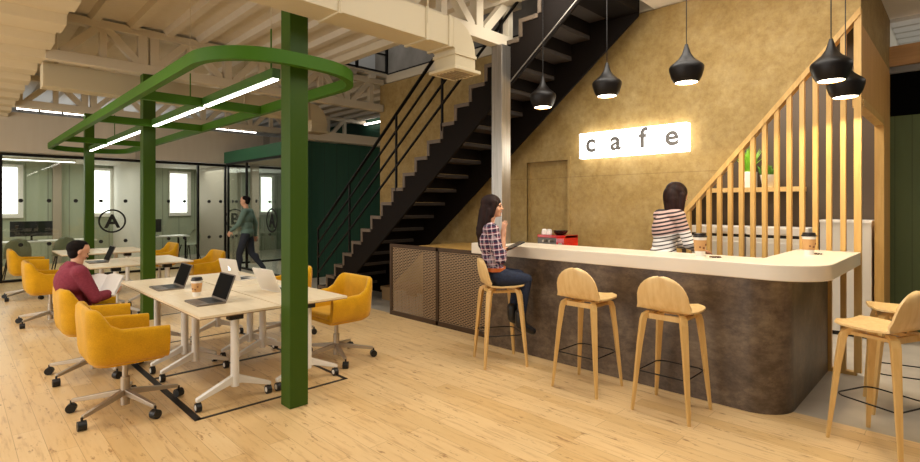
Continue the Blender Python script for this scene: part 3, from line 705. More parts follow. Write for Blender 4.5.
# ------------------------------------------------------------------ bar stools
def make_stool(label):
    t = thing('bar_stool', (0, 0, 0), label, 'stool', 'birch bar stools')
    # seat and back in one bent sheet; x forward
    secs = []; W = .205
    prof = [(.215, .765, .12), (.19, .757, .175), (.14, .752, .200), (.06, .748, .205), (-.04, .748, .205), (-.11, .755, .205), (-.150, .772, .203), (-.178, .80, .2), (-.195, .84, .193), (-.207, .885, .188), (-.215, .925, .174), (-.221, .958, .153), (-.226, .986, .124), (-.229, 1.006, .094), (-.231, 1.021, .056), (-.2315, 1.028, .020)]
    for i, (x, z, hw) in enumerate(prof):
        a = prof[max(i - 1, 0)]; b = prof[min(i + 1, len(prof) - 1)]
        tx, tz = b[0] - a[0], b[1] - a[1]; L = math.hypot(tx, tz); nx, nz = -tz / L, tx / L
        row = []
        ns = 9
        for j in range(ns):
            q = -1 + 2 * j / (ns - 1); cup = (.012 if z < .77 else -.0) * (q * q) ; fw = (.032 * q * q if z > .78 else 0)
            row.append((x + fw, q * hw, z + cup))
        th = .013
        row2 = [(p[0] - nx * th * (1 if 1 else 1), p[1], p[2] - nz * th) for p in row]
        secs.append(row + row2[::-1])
    MB().sweep(None, secs).build('seat_shell', M['ply'], t, smooth=50)
    # fix under frame
    m = MB(); fr = []
    m.bar((-.125, -.125, .715), (.135, -.125, .715), .04, .022); m.bar((-.125, .125, .715), (.135, .125, .715), .04, .022)
    m.bar((-.125, -.125, .715), (-.125, .125, .715), .022, .04); m.bar((.135, -.125, .715), (.135, .125, .715), .022, .04)
    m.build('under_frame', M['ply_leg'], t)
    for sx, sy in ((1, 1), (1, -1), (-1, 1), (-1, -1)):
        pts = [(sx * .08, sy * .10, .735), (sx * .118, sy * .128, .733), (sx * .142, sy * .145, .715), (sx * .152, sy * .152, .68), (sx * .170, sy * .170, .50), (sx * .192, sy * .192, .22), (sx * .210, sy * .210, 0)]
        wid = [.032, .042, .050, .050, .042, .033, .023]; secs = []
        dirh = Vector((sx, sy, 0)).normalized(); perp = Vector((-dirh.y, dirh.x, 0))
        for i, p in enumerate(pts):
            a = Vector(pts[max(i - 1, 0)]); b = Vector(pts[min(i + 1, len(pts) - 1)]); tg = (b - a).normalized(); nn = tg.cross(perp).normalized()
            if i == len(pts) - 1: nn = dirh
            hw = wid[i] / 2; p = Vector(p)
            secs.append([p + perp * hw + nn * hw * .8, p - perp * hw + nn * hw * .8, p - perp * hw - nn * hw * .8, p + perp * hw - nn * hw * .8])
        MB().sweep(None, secs).build('leg', M['ply_leg'], t, bevel=.003)
    q = .180; path = [(x, y, .30) for x, y in rrect(-q, q + .01, -q, q, .05, 5, (.02, .07, .07, .02))]
    MB().tube(path, .005, 6, closed=True).build('footrest', M['black'], t)
    return t
s0 = make_stool('birch bar stool with the woman in the plaid shirt sitting on it')
s0.location = (3.842, 3.283, 0); s0.rotation_euler = (0, 0, R(-33))
again(s0, (3.852, 2.313, 0), 0, 'empty birch bar stool nearest to the seated woman, back to the viewer')
again(s0, (3.862, 1.596, 0), 0, 'empty birch bar stool in front of the counter below the striped worker')
again(s0, (4.245, .391, 0), R(66), 'frontmost birch bar stool at the right edge of the picture')
again(s0, (5.07, .345, 0), R(103), 'rear birch bar stool at the right edge, behind the front one')

# ------------------------------------------------------------------ desks
def make_desk():
    t = thing('desk', (0, 0, 0), '', 'desk', 'white legged folding desks')
    MB().box(-.306, .306, -.60, .60, .715, .738).build('desk_top', [M['desk']], t, bevel=.002)
    MB().box(-.307, .307, -.601, .601, .714, .720).build('edge_band', M['edge'], t)
    MB().box(-.02, .02, -.44, .44, .655, .695).build('beam', M['white_leg'], t)
    for y in (-.455, .455):
        MB().cyl((0, y, .13), (0, y, .68), .032, n=20).build('leg', M['white_leg'], t, smooth=40)
        MB().box(-.055, .055, y - .035, y + .035, .655, .714).build('tilt_bracket', M['black_plastic'], t, bevel=.003)
        pf = [(-.285, .075), (-.27, .075), (-.05, .145), (0, .15), (.05, .145), (.27, .075), (.285, .075), (.285, .100), (.05, .205), (.03, .215), (-.03, .215), (-.05, .205), (-.285, .100)]
        MB().prism(pf, y - .022, y + .022, 'y').build('foot', M['white_leg'], t, bevel=.005)
        for x in (-.27, .27):
            c = MB().cyl((x, y, .06), (x, y, .085), .008).cyl((x - .018, y, .035), (x + .018, y, .035), .035, n=18).build('castor', M['black_plastic'], t, smooth=40)
            MB().cyl((x - .021, y, .035), (x + .021, y, .035), .020, n=14).build('hub', M['white_leg'], c)
    return t
dk = make_desk(); DS = []
spec = [(1.578, 4.535, 'front left desk carrying a dark laptop and a paper cup'), (2.202, 4.535, 'front right desk partly behind the nearest green column'),
        (1.578, 5.75, 'desk with the dark laptop in front of the man with the book'), (2.202, 5.75, 'desk carrying the pale laptop with its lid towards the viewer'),
        (1.578, 8.62, 'left desk of the middle cluster with a small dark laptop'), (2.202, 8.62, 'right desk of the middle cluster, beside the middle green column'),
        (1.578, 10.95, 'left empty desk of the farthest cluster'), (2.202, 10.95, 'right empty desk of the farthest cluster')]
for i, (x, y, lb) in enumerate(spec):
    o = dk if i == 0 else copy_tree(dk); o.location = (x, y, 0); o['label'] = lb

# ------------------------------------------------------------------ office chairs
def make_chair():
    t = thing('office_chair', (0, 0, 0), '', 'chair', 'mustard swivel chairs around the desks')
    # U-shaped shell, opening towards +x
    HW, X0, X1, rr = .31, -.275, .225, .13
    path = []; n = 8
    path += [(X1 - (X1 - X0 - rr) * k / 6, -HW) for k in range(6)]
    path += [(X0 + rr - rr * math.sin(R(90 * k / n)), -HW + rr - rr * math.cos(R(90 * k / n))) for k in range(n + 1)]
    path += [(X0, -HW + rr + (2 * HW - 2 * rr) * k / 6) for k in range(1, 6)]
    path += [(X0 + rr - rr * math.cos(R(90 * k / n)), HW - rr + rr * math.sin(R(90 * k / n))) for k in range(n + 1)]
    path += [(X0 + rr + (X1 - X0 - rr) * k / 6, HW) for k in range(1, 7)]
    def top(x):
        u = min(max((x - X0 - .02) / .16, 0), 1); u = u * u * (3 - 2 * u); return .82 * (1 - u) + (.665 - .06 * max(-.1, x)) * u
    secs = []
    for i, (x, y) in enumerate(path):
        a = Vector(path[max(i - 1, 0)]); b = Vector(path[min(i + 1, len(path) - 1)]); tg = (b - a).normalized(); nin = Vector((-tg.y, tg.x)) # inward
        c = Vector((.02, 0)); nin = nin if nin.dot(c - Vector((x, y))) > 0 else -nin
        zt = top(x); row = []
        for z, off in ((.415, .050), (.44, .020), (.50, .008), (zt - .10, -.006), (zt - .02, -.004), (zt, .010), (zt, .030), (zt - .02, .044), (zt - .12, .050), (.50, .058), (.44, .07), (.415, .07)):
            row.append((x + nin.x * off, y + nin.y * off, z))
        secs.append(row)
    MB().sweep(None, secs).build('shell', M['yellow'], t, smooth=60)
    m = MB().prism(rrect(X0 + .05, X1 - .01, -HW + .05, HW - .05, .10, 6, (.12, .05, .05, .12)), .40, .445); m.build('seat_pan', M['yellow'], t, bevel=.012)
    MB().prism(rrect(X0 + .06, X1, -HW + .065, HW - .065, .09, 6, (.11, .05, .05, .11)), .445, .50).build('seat_cushion', M['yellow'], t, bevel=.022, segs=3)
    MB().cyl((0, 0, .20), (0, 0, .40), .020, n=16).cyl((0, 0, .04), (0, 0, .25), .030, n=18).build('gas_column', M['chrome'], t, smooth=40)
    MB().box(-.07, .07, -.05, .05, .385, .402).build('mount_plate', M['black_plastic'], t)
    bs = MB()
    for k in range(5):
        a = R(72 * k); d = Vector((math.cos(a), math.sin(a), 0))
        bs = MB().bar(tuple(d * .02 + Vector((0, 0, .135))), tuple(d * .365 + Vector((0, 0, .088))), .040, .044, .022, .026); o = bs.build('base_arm', M['chrome'], t, bevel=.003)
        p = d * .37; b2 = Vector((-d.y, d.x, 0)); sw = R(25 + 40 * k); ax = Vector((math.cos(a + sw), math.sin(a + sw), 0)) * .026
        c = Vector((p.x, p.y, .033))
        cs = MB().cyl(tuple(c + Vector((0, 0, .02))), (p.x, p.y, .088), .008).cyl(tuple(c - ax), tuple(c + ax), .033, n=18)
        cs.build('castor', M['black_plastic'], t, smooth=40)
    return t
ch = make_chair()
spec = [(.935, 4.53, 0, 'nearest mustard swivel chair on the left, empty'), (.935, 5.73, 0, 'mustard swivel chair the man with the book sits in'),
        (.93, 8.60, 0, 'empty mustard swivel chair behind the seated man'), (.93, 11.12, 0, 'farthest mustard swivel chair on the left edge'),
        (2.76, 4.53, 180, 'mustard swivel chair to the right of the nearest green column'), (2.80, 5.80, 176, 'mustard swivel chair mostly hidden by the nearest green column'),
        (2.82, 8.60, 180, 'mustard swivel chair on the right of the middle desks'), (2.82, 10.95, 180, 'small far mustard swivel chair just right of the middle green column')]
for i, (x, y, a, lb) in enumerate(spec):
    o = ch if i == 0 else copy_tree(ch); o.location = (x, y, 0); o.rotation_euler = (0, 0, R(a)); o['label'] = lb

# ------------------------------------------------------------------ laptops, cups
def laptop(loc, rz, lean, label, body, apple=False, w=.33, d=.225):
    t = thing('laptop', loc, label, 'laptop', None, R(rz))
    # user at -x, hinge at +x
    b = MB().prism(rrect(-d, 0, -w / 2, w / 2, .012, 3), .0, .013).build('keyboard_base', body, t)
    MB().box(-d + .095, -.02, -w / 2 + .025, w / 2 - .025, .013, .0145).build('keys', M['black_plastic'], b); MB().box(-d + .015, -d + .08, -.05, .05, .013, .014).build('touchpad', M['dark_alloy'], b)
    lid = MB().prism(rrect(-w / 2, w / 2, 0, d, .012, 3), 0, .008).build('lid', body, t)
    lid.matrix_local = Matrix.Translation((0, 0, .012)) @ Matrix.Rotation(R(-90), 4, 'Z') @ Matrix.Rotation(R(90 - lean), 4, 'X')
    lid.rotation_mode = 'XYZ'
    s = MB().box(-w / 2 + .01, w / 2 - .01, .014, d - .01, .0085, .0095).build('screen', M['screen'], lid)
    if apple:
        m = MB(); pts = []
        for k in range(28):
            a = 2 * PI * k / 28; r = .019 * (1 + .06 * math.cos(2 * a)); x = r * math.cos(a); y = r * math.sin(a)
            if abs(a) < .5 or abs(a - 2 * PI) < .5: x -= .007
            pts.append((x, y + d / 2))
        m.prism(pts, -.002, 0); m.prism([(.0, d / 2 + .020), (.004, d / 2 + .030), (.012, d / 2 + .034), (.009, d / 2 + .024)], -.002, 0)
        m.build('fruit_logo', glow('logo_glow', 'FFFFFF', 1.6), lid)
    return t
laptop((1.60, 5.54, .738), 0, 20, 'dark laptop on the left desk, farther of the two with black screens', M['dark_alloy'])
laptop((1.61, 4.50, .738), 0, 20, 'dark laptop on the front desk, nearest to the viewer', M['dark_alloy'])
laptop((2.15, 5.65, .738), 190, 14, 'pale laptop with a glowing fruit logo on its lid', M['white_alloy'], True)
laptop((2.13, 4.66, .738), 188, 24, 'pale laptop partly behind the nearest green column', M['white_alloy'])
laptop((1.575, 8.74, .738), 0, 22, 'small dark laptop on the middle desks behind the reading man', M['dark_alloy'])
def paper_cup(loc, label, group='takeaway paper cups', s=1.0):
    t = thing('paper_cup', loc, label, 'cup', group)
    MB().lathe([(.028 * s, 0), (.040 * s, .125 * s), (.036 * s, .125 * s)], 24).build('cup_body', M['cup'], t, smooth=40)
    sl = MB().lathe([(.0322 * s, .034 * s), (.0392 * s, .104 * s)], 24).build('sleeve', M['sleeve'], t, smooth=40)
    m = MB()
    for a, z in ((200, .06), (235, .055), (262, .075)):
        rr = .0375 * s; m.cyl((rr * .9 * math.cos(R(a)), rr * .9 * math.sin(R(a)), z * s), (rr * 1.03 * math.cos(R(a)), rr * 1.03 * math.sin(R(a)), z * s), .006 * s, n=10)
    m.build('print', M['mark'], sl)
    MB().lathe([(.042 * s, .122 * s), (.043 * s, .130 * s), (.038 * s, .133 * s), (.036 * s, .145 * s), (.03 * s, .147 * s)], 24).build('lid', M['lid'], t, smooth=40)
    return t
paper_cup((1.55, 4.87, .738), 'paper coffee cup with black lid on the front desk', s=1.15)
paper_cup((4.40, 1.58, 1.125), 'paper coffee cup with black lid in the middle of the bar', s=1.3)
paper_cup((5.17, .965, 1.125), 'paper coffee cup with black lid at the right end of the bar', s=1.3)
def beans(loc, n, label):
    m = MB()
    for i in range(n):
        a = random.uniform(0, 2 * PI); r = .045 * math.sqrt(random.random()); x, y = r * math.cos(a), r * math.sin(a)
        m.lathe([(.002, 0), (.006, .003), (.006, .007), (.002, .010)], 6, Matrix.Translation((x, y, random.uniform(0, .006) * (1 - r / .045))) )
    o = m.build('coffee_beans', M['bean'], smooth=40, loc=loc); tag(o, label, 'coffee beans', kind='stuff')
beans((4.37, 1.45, 1.1255), 60, 'small heap of coffee beans beside the middle paper cup'); beans((5.26, .93, 1.1255), 16, 'few coffee beans beside the right paper cup')

# ------------------------------------------------------------------ furniture inside the offices
def office_table(loc, L, label, rz=0):
    t = thing('office_table', loc, label, 'table', 'white office tables', rz)
    MB().box(-L / 2, L / 2, -.35, .35, .71, .74).build('table_top', M['white_leg'], t)
    for x in (-L / 2 + .1, L / 2 - .1):
        for y in (-.3, .3): MB().box(x - .02, x + .02, y - .02, y + .02, 0, .71).build('leg', M['black'], t)
    return t
office_table((1.0, 14.95, 0), 2.9, 'long white table in the left glazed office'); office_table((4.0, 15.0, 0), 1.0, 'white table in the right glazed office'); office_table((7.0, 12.2, 0), 1.0, 'white table inside the green booth')
def monitor(loc, rz, label, w=.6):
    t = thing('monitor', loc, label, 'monitor', 'dark office monitors', rz)
    MB().box(-w / 2, w / 2, -.015, .015, .10, .44).build('panel', M['black_plastic'], t, bevel=.004); MB().box(-.02, .02, .015, .03, .0, .3).build('stand', M['black'], t); MB().box(-.1, .1, -.06, .1, 0, .012).build('foot', M['black'], t)
monitor((1.30, 15.1, .74), 0, 'wide dark monitor on the left office table', .75); monitor((3.75, 15.0, .74), R(40), 'dark monitor on the right office table', .5)
def shell_chair(loc, rz, label):
    t = thing('shell_chair', loc, label, 'chair', 'grey shell chairs in the offices', rz); secs = []
    prof = [(.22, .45, .17), (.12, .44, .215), (-.05, .44, .22), (-.15, .47, .22), (-.20, .55, .225), (-.225, .66, .22), (-.24, .76, .18), (-.25, .83, .11), (-.252, .855, .03)]
    for x, z, hw in prof:
        row = [(x + .03 * (q / 4) ** 2, hw * q / 4, z) for q in range(-4, 5)]; secs.append(row + [(p[0] - (.012 if z > .5 else 0), p[1], p[2] - (.012 if z <= .5 else 0)) for p in row[::-1]])
    MB().sweep(None, secs).build('shell', M['grey_chair'], t, smooth=50)
    for sx in (1, -1):
        for sy in (1, -1): MB().cyl((sx * .12, sy * .14, .43), (sx * .22, sy * .22, 0), .016, .01, n=8).build('leg', M['black'], t)
    return t
shell_chair((.98, 14.15, 0), R(90), 'grey shell chair at the left edge behind the office glass'); shell_chair((1.78, 14.2, 0), R(90), 'grey shell chair behind the office glass next to the seated man'); shell_chair((4.75, 15.6, 0), R(200), 'grey shell chair in the right glazed office')
o = MB().box(-.25, .25, -.2, .2, 0, .6).build('pedestal', mat('grey_pedestal', '8F8A82', .6), bevel=.01, loc=(7.1, 11.4, 0)); tag(o, 'grey pedestal box inside the green booth', 'cabinet')

# ------------------------------------------------------------------ people
def ico(): 
    bm = bmesh.new(); bmesh.ops.create_icosphere(bm, subdivisions=3, radius=1); v = [tuple(x.co) for x in bm.verts]; f = [tuple(q.index for q in p.verts) for p in bm.faces]; bm.free(); return v, f
IV, IF = ico()
def blob(prims, voxel=.007, smooth=3, factor=.5):
    m = MB()
    for p in prims:
        if p[0] == 'cap':
            _, a, b, ra, rb = p; m.add(IV, IF, Matrix.Translation(a) @ Matrix.Diagonal((ra, ra, ra, 1))); m.add(IV, IF, Matrix.Translation(b) @ Matrix.Diagonal((rb, rb, rb, 1)))
            if (Vector(a) - Vector(b)).length > 1e-4: m.cyl(a, b, ra, rb, n=20)
        elif p[0] == 'ell':
            _, c, r, rot = p; m.add(IV, IF, Matrix.Translation(c) @ rot @ Matrix.Diagonal((r[0], r[1], r[2], 1)))
        elif p[0] == 'box':
            _, Mx_, d = p; m.box(-d[0], d[0], -d[1], d[1], -d[2], d[2], Mx_)
    me = m.mesh('tmp', [M['skin']]); o = bpy.data.objects.new('tmp', me); col.objects.link(o)
    r = o.modifiers.new('r', 'REMESH'); r.mode = 'VOXEL'; r.voxel_size = voxel; r.use_smooth_shade = True
    s = o.modifiers.new('s', 'SMOOTH'); s.factor = factor; s.iterations = smooth
    dg = bpy.context.evaluated_depsgraph_get(); out = bpy.data.meshes.new_from_object(o.evaluated_get(dg)); bpy.data.objects.remove(o); out.shade_smooth(); return out
def blob_obj(name, prims, mats, parent, voxel=.007, smooth=3, paint=None):
    me = blob(prims, voxel, smooth); me.materials.clear()
    for mm in mats: me.materials.append(mm)
    if paint:
        for p in me.polygons: p.material_index = paint(p.center)
    o = bpy.data.objects.new(name, me); col.objects.link(o); o.parent = parent; me.name = name; return o
I4 = Matrix.Identity(4)
V = Vector
def hand(wr, fwd, palm, curl=25, thumb=1, s=1.0, spread=6):
    """palm + five fingers. fwd: finger direction, palm: palm normal"""
    f = V(fwd).normalized(); p = V(palm); p = (p - f * p.dot(f)).normalized(); sd = f.cross(p) * thumb  # towards thumb
    wr = V(wr); out = [('ell', wr + f * .045 * s, (.042 * s, .014 * s, .050 * s), frame(sd, p, f))]
    out.append(('cap', wr, wr + f * .03 * s, .024 * s, .024 * s))
    for k, (off, L) in enumerate(((.028, .070), (.010, .078), (-.009, .072), (-.027, .056))):
        b = wr + f * .075 * s + sd * off * s; a1 = R(curl * .5); fan = sd * math.tan(R((off / .028) * spread))
        d1 = ((f + fan) * math.cos(a1) + p * math.sin(a1)).normalized(); m1 = b + d1 * L * .5 * s
        a2 = R(curl * 1.3); d2 = ((f + fan) * math.cos(a2) + p * math.sin(a2)).normalized(); m2 = m1 + d2 * L * .5 * s
        out += [('cap', b, m1, .0095 * s, .0085 * s), ('cap', m1, m2, .0085 * s, .0072 * s)]
    tb = wr + f * .025 * s + sd * .03 * s; t1 = tb + (f * .6 + sd * .8 + p * .3).normalized() * .035 * s; t2 = t1 + (f * .9 + sd * .35 + p * .35).normalized() * .03 * s
    out += [('cap', tb, t1, .013 * s, .0105 * s), ('cap', t1, t2, .0105 * s, .0085 * s)]
    return out
def frame(x, y, z): return Matrix((V(x), V(y), V(z))).transposed().to_4x4()
def head_prims(hc, fwd, up, s=1.0):
    f = V(fwd).normalized(); u = V(up); u = (u - f * u.dot(f)).normalized(); l = u.cross(f); Fm = frame(f, l, u); hc = V(hc)
    P = lambda a, b, c: hc + f * a * s + l * b * s + u * c * s
    E_ = lambda a, b, c, r: ('ell', P(a, b, c), tuple(q * s for q in r), Fm)
    pr = [E_(-.008, 0, .030, (.096, .076, .086)), E_(.018, 0, -.02, (.070, .066, .085)), E_(.042, 0, -.078, (.036, .036, .030)), E_(.068, 0, -.088, (.018, .02, .016)),
          E_(.088, 0, -.012, (.014, .009, .024)), E_(.100, 0, -.026, (.012, .012, .010)), E_(.078, .028, .016, (.014, .022, .008)), E_(.078, -.028, .016, (.014, .022, .008)),
          E_(.082, 0, -.052, (.010, .022, .007)), E_(.080, 0, -.062, (.010, .018, .007)), E_(-.005, .076, -.010, (.018, .010, .030)), E_(-.005, -.076, -.010, (.018, .010, .030)),
          E_(.055, .036, -.030, (.026, .024, .024)), E_(.055, -.036, -.030, (.026, .024, .024))]
    return pr, P, Fm
def face_bits(P, Fm, parent, s=1.0):
    for sg in (1, -1):
        m = MB().add(IV, IF, Matrix.Translation(P(.079, sg * .030, .001)) @ Fm @ Matrix.Diagonal((.007 * s, .011 * s, .006 * s, 1))); m.build('eye', M['eye'], parent, smooth=60)
        m = MB().add(IV, IF, Matrix.Translation(P(.088, sg * .031, .021)) @ Fm @ Matrix.Diagonal((.004 * s, .017 * s, .003 * s, 1))); m.build('eyebrow', M['hair_b'], parent, smooth=60)
    m = MB().add(IV, IF, Matrix.Translation(P(.089, 0, -.055)) @ Fm @ Matrix.Diagonal((.006 * s, .021 * s, .0065 * s, 1))); m.build('lips', M['lips'], parent, smooth=60)

def body_prims(J, w=.16, d=.105, female=False):
    pe, ch, nk = V(J['pelvis']), V(J['chest']), V(J['neck']); ax = (ch - pe).normalized()
    y = (V(J['sh_l']) - V(J['sh_r'])).normalized(); x = y.cross(ax).normalized(); Fm = frame(x, y, ax)
    torso = [('ell', pe, (d * 1.05, w * 1.0, .11), Fm), ('ell', pe.lerp(ch, .45), (d * .86, w * (.80 if female else .92), .16), Fm), ('ell', ch, (d * 1.02, w * 1.02, .15), Fm), ('ell', ch.lerp(nk, .6), (d * .75, w * .85, .07), Fm),
             ('cap', V(J['sh_l']), V(J['sh_r']), .052, .052)]
    if female: torso += [('ell', ch + x * .07 + y * .06 + ax * -.02, (.055, .06, .055), Fm), ('ell', ch + x * .07 - y * .06 + ax * -.02, (.055, .06, .055), Fm)]
    neck = [('cap', nk - ax * .04, V(J['head']) - V((0, 0, .03)), .052 if not female else .044, .05 if not female else .043)]
    k = .9 if female else 1.0
    up = []; fo = []; th = []; sh = []
    for s in 'lr':
        up.append(('cap', J['sh_' + s], J['el_' + s], .050 * k, .038 * k)); fo.append(('cap', J['el_' + s], J['wr_' + s], .038 * k, .026 * k))
        th.append(('cap', J['hip_' + s], J['kn_' + s], .085 * (.95 if female else 1), .056 * k)); sh.append(('cap', J['kn_' + s], J['an_' + s], .055 * k, .036 * k))
        kn, an = V(J['kn_' + s]), V(J['an_' + s]); back = V(J.get('calf', (-.02, 0, 0)))
        sh.append(('ell', kn.lerp(an, .32) + back, (.048 * k, .048 * k, .09), I4))
    return dict(torso=torso, neck=neck, up=up, fo=fo, th=th, sh=sh, x=x, y=y, ax=ax)
def infl(pr, e, ez=None):
    out = []
    for p in pr:
        if p[0] == 'cap': out.append(('cap', p[1], p[2], p[3] + e, p[4] + e))
        else: out.append(('ell', p[1], tuple(q + e for q in p[2]), p[3]))
    return out
def foot(an, dr, L=.16, r=.036):
    an = V(an); dr = V(dr).normalized(); return [('cap', an + V((0, 0, -.035)), an + dr * L + V((0, 0, -.055)), r, r * .75), ('cap', an, an + V((0, 0, -.03)), r, r)]

# --- seated woman at the bar -------------------------------------------------
wm = thing('person', (3.842, 3.283, 0), 'woman in a plaid shirt and jeans on a bar stool, hand raised, holding a tablet', 'person', None, R(-36))
J = dict(pelvis=(-.07, 0, .86), chest=(-.10, 0, 1.19), neck=(-.115, 0, 1.37), head=(-.075, 0, 1.535),
         sh_l=(-.115, .155, 1.31), sh_r=(-.115, -.155, 1.31), el_l=(.02, .20, 1.08), wr_l=(.07, .10, 1.10), el_r=(-.05, -.24, 1.04), wr_r=(-.01, -.19, 1.25),
         hip_l=(-.03, .09, .85), hip_r=(-.03, -.09, .85), kn_l=(.22, .10, .835), kn_r=(.24, -.09, .82), an_l=(.14, .05, .45), an_r=(.19, -.06, .41))
b = body_prims(J, .145, .095, True)
hp, P, Fm = head_prims(J['head'], (1, -.30, .03), (-0.03, 0, 1), .98)
rh = hand(J['wr_r'], (.05, .05, 1), (.9, .3, 0), 14, 1, 1.0, 12); lh = hand(J['wr_l'], (.9, .1, .1), (0, 0, 1), 30, 1, .92)
feet = foot(J['an_l'], (.9, .1, -.35), .13) + foot(J['an_r'], (.9, -.1, -.35), .13)
blob_obj('body', b['torso'] + b['neck'] + b['up'] + b['fo'] + b['th'] + b['sh'] + hp + rh + lh + feet, [M['skin']], wm, .0055, 2)
face_bits(P, Fm, wm, .98)
half = [('cap', J['el_' + s], V(J['el_' + s]).lerp(V(J['wr_' + s]), .25), .036, .034) for s in 'lr']
blob_obj('shirt', infl([p for p in b['torso'][1:]] + b['up'] + half, .018) + [('ell', V(J['pelvis']) + V((0, 0, .07)), (.105, .148, .06), I4)], [M['plaid']], wm, .007, 3)
blob_obj('jeans', infl([b['torso'][0]] + b['th'] + b['sh'], .010), [M['jeans']], wm, .007, 3)
bl = MB(); n = 32
bl.sweep(None, [[(-.07 + (.114 + q) * math.cos(2 * PI * i / n), (.158 + q) * math.sin(2 * PI * i / n), .925 + z) for q, z in ((0, -.018), (.008, -.018), (.008, .018), (0, .018))] for i in range(n)], closed=True)
bl.build('belt', M['belt'], wm, smooth=40)
for q, sd in ((0, 'l'), (2, 'r')): blob_obj('boot', infl(feet[q:q + 2], .010) + [('cap', J['an_' + sd], V(J['an_' + sd]) + V((0, 0, .07)), .052, .054)], [M['boot']], wm, .007, 2)
H = V(J['head'])
hair = [('ell', H + V((-.018, 0, .034)), (.104, .088, .090), I4), ('ell', H + V((-.050, 0, -.02)), (.075, .086, .10), I4), ('cap', H + V((-.07, 0, -.05)), H + V((-.105, 0, -.26)), .068, .062), ('cap', H + V((-.105, .0, -.22)), H + V((-.11, 0, -.38)), .062, .035),
        ('cap', H + V((-.05, .065, -.04)), H + V((-.07, .085, -.26)), .032, .022), ('cap', H + V((-.05, -.065, -.04)), H + V((-.075, -.085, -.30)), .032, .022), ('cap', H + V((.02, .072, .04)), H + V((-.02, .085, -.08)), .022, .026), ('cap', H + V((.01, -.070, .04)), H + V((-.03, -.080, -.08)), .028, .032)]
blob_obj('hair', hair, [M['hair']], wm, .007, 3)
tb = thing('tablet', (0, 0, 0), 'black tablet held by the woman on the bar stool', 'tablet')
MT = wm.matrix_basis.copy(); wmM = Matrix.Translation((3.842, 3.283, 0)) @ rotz(R(-36))
Mt = wmM @ Matrix.Translation((.165, .05, 1.145)) @ Matrix.Rotation(R(-24), 4, 'Y') @ Matrix.Rotation(R(-3), 4, 'X')
tb.matrix_world = Mt; tb.location = Mt.translation; tb.rotation_euler = Mt.to_euler()
MB().prism(rrect(-.085, .085, -.11, .11, .01, 3), -.005, .005).build('case', M['black_plastic'], tb); MB().box(-.075, .075, -.098, .098, .005, .006).build('screen', mat('tablet_screen', '4A5058', .1), tb)

# --- barista -----------------------------------------------------------------
ba = thing('person', (5.0, 2.12, 0), 'woman in a striped top working behind the bar, seen from behind', 'person', None, R(-38)); ba.scale = (1.04,) * 3
J = dict(pelvis=(-.03, 0, .97), chest=(.0, 0, 1.26), neck=(.045, 0, 1.44), head=(.105, -.01, 1.575),
         sh_l=(.03, .165, 1.385), sh_r=(.03, -.165, 1.385), el_l=(.16, .20, 1.14), wr_l=(.30, .10, 1.08), el_r=(.10, -.22, 1.14), wr_r=(.26, -.13, 1.075),
         hip_l=(-.03, .09, .94), hip_r=(-.03, -.09, .94), kn_l=(.0, .10, .51), kn_r=(.02, -.10, .51), an_l=(-.05, .10, .09), an_r=(-.03, -.10, .09))
b = body_prims(J, .15, .10, True)
hp, P, Fm = head_prims(J['head'], (.8, -.05, -.55), (.55, 0, .8), .98)
hd = hand(J['wr_r'], (1, .1, -.25), (0, 0, -1), 25, -1, .92) + hand(J['wr_l'], (1, -.1, -.25), (0, 0, -1), 25, 1, .92)
feet = foot(J['an_l'], (1, 0, 0)) + foot(J['an_r'], (1, 0, 0))
blob_obj('body', b['torso'] + b['neck'] + b['up'] + b['fo'] + b['th'] + b['sh'] + hp + hd + feet, [M['skin2']], ba, .0055, 2)
face_bits(P, Fm, ba, .98)
half = [('cap', J['el_' + s], V(J['el_' + s]).lerp(V(J['wr_' + s]), .55), .038, .034) for s in 'lr']
blob_obj('striped_top', infl(b['torso'][1:] + b['up'] + half, .014) + [('ell', V(J['pelvis']) + V((0, 0, .05)), (.12, .165, .09), I4)], [M['stripes']], ba, .007, 3)
blob_obj('trousers', infl([b['torso'][0]] + b['th'] + b['sh'], .010), [M['trousers']], ba, .008, 3)
for q in (0, 2): blob_obj('shoe', infl(feet[q:q + 2], .010), [M['boot']], ba, .008, 2)
H = V(J['head'])
blob_obj('hair', [('ell', H + V((-.005, 0, .045)), (.106, .090, .092), Matrix.Rotation(R(30), 4, 'Y')), ('ell', H + V((-.055, 0, .0)), (.075, .086, .105), I4), ('cap', H + V((-.06, .04, -.03)), H + V((-.045, .055, -.17)), .052, .036), ('cap', H + V((-.06, -.04, -.03)), H + V((-.045, -.055, -.17)), .052, .036),
                  ('cap', H + V((-.06, 0, -.03)), H + V((-.075, 0, -.16)), .055, .042), ('cap', H + V((.02, .07, .01)), H + V((.0, .080, -.14)), .034, .026), ('cap', H + V((.012, -.072, .01)), H + V((-.005, -.080, -.15)), .036, .026)], [M['hair']], ba, .007, 3)

# --- seated reader -----------------------------------------------------------
mn = thing('person', (.915, 5.73, 0), 'man in a maroon sweatshirt sitting at the desks reading an open book', 'person', None, R(8)); mn.scale = (.95,) * 3
J = dict(pelvis=(-.10, 0, .58), chest=(-.155, 0, .895), neck=(-.135, 0, 1.06), head=(-.10, 0, 1.19),
         sh_l=(-.14, .175, 1.0), sh_r=(-.14, -.175, 1.0), el_l=(-.04, .23, .76), wr_l=(.12, .12, .77), el_r=(-.04, -.23, .76), wr_r=(.11, -.14, .77),
         hip_l=(-.06, .10, .56), hip_r=(-.06, -.10, .56), kn_l=(.27, .13, .56), kn_r=(.25, -.11, .55), an_l=(.30, .13, .12), an_r=(.28, -.11, .12))
b = body_prims(J, .17, .115)
hp, P, Fm = head_prims(J['head'], (.88, -.05, -.42), (.42, 0, .88), .88)
hd = hand(J['wr_l'], (1, -.3, .15), (0, -.6, .6), 35, 1) + hand(J['wr_r'], (1, .3, .15), (0, .6, .6), 35, -1)
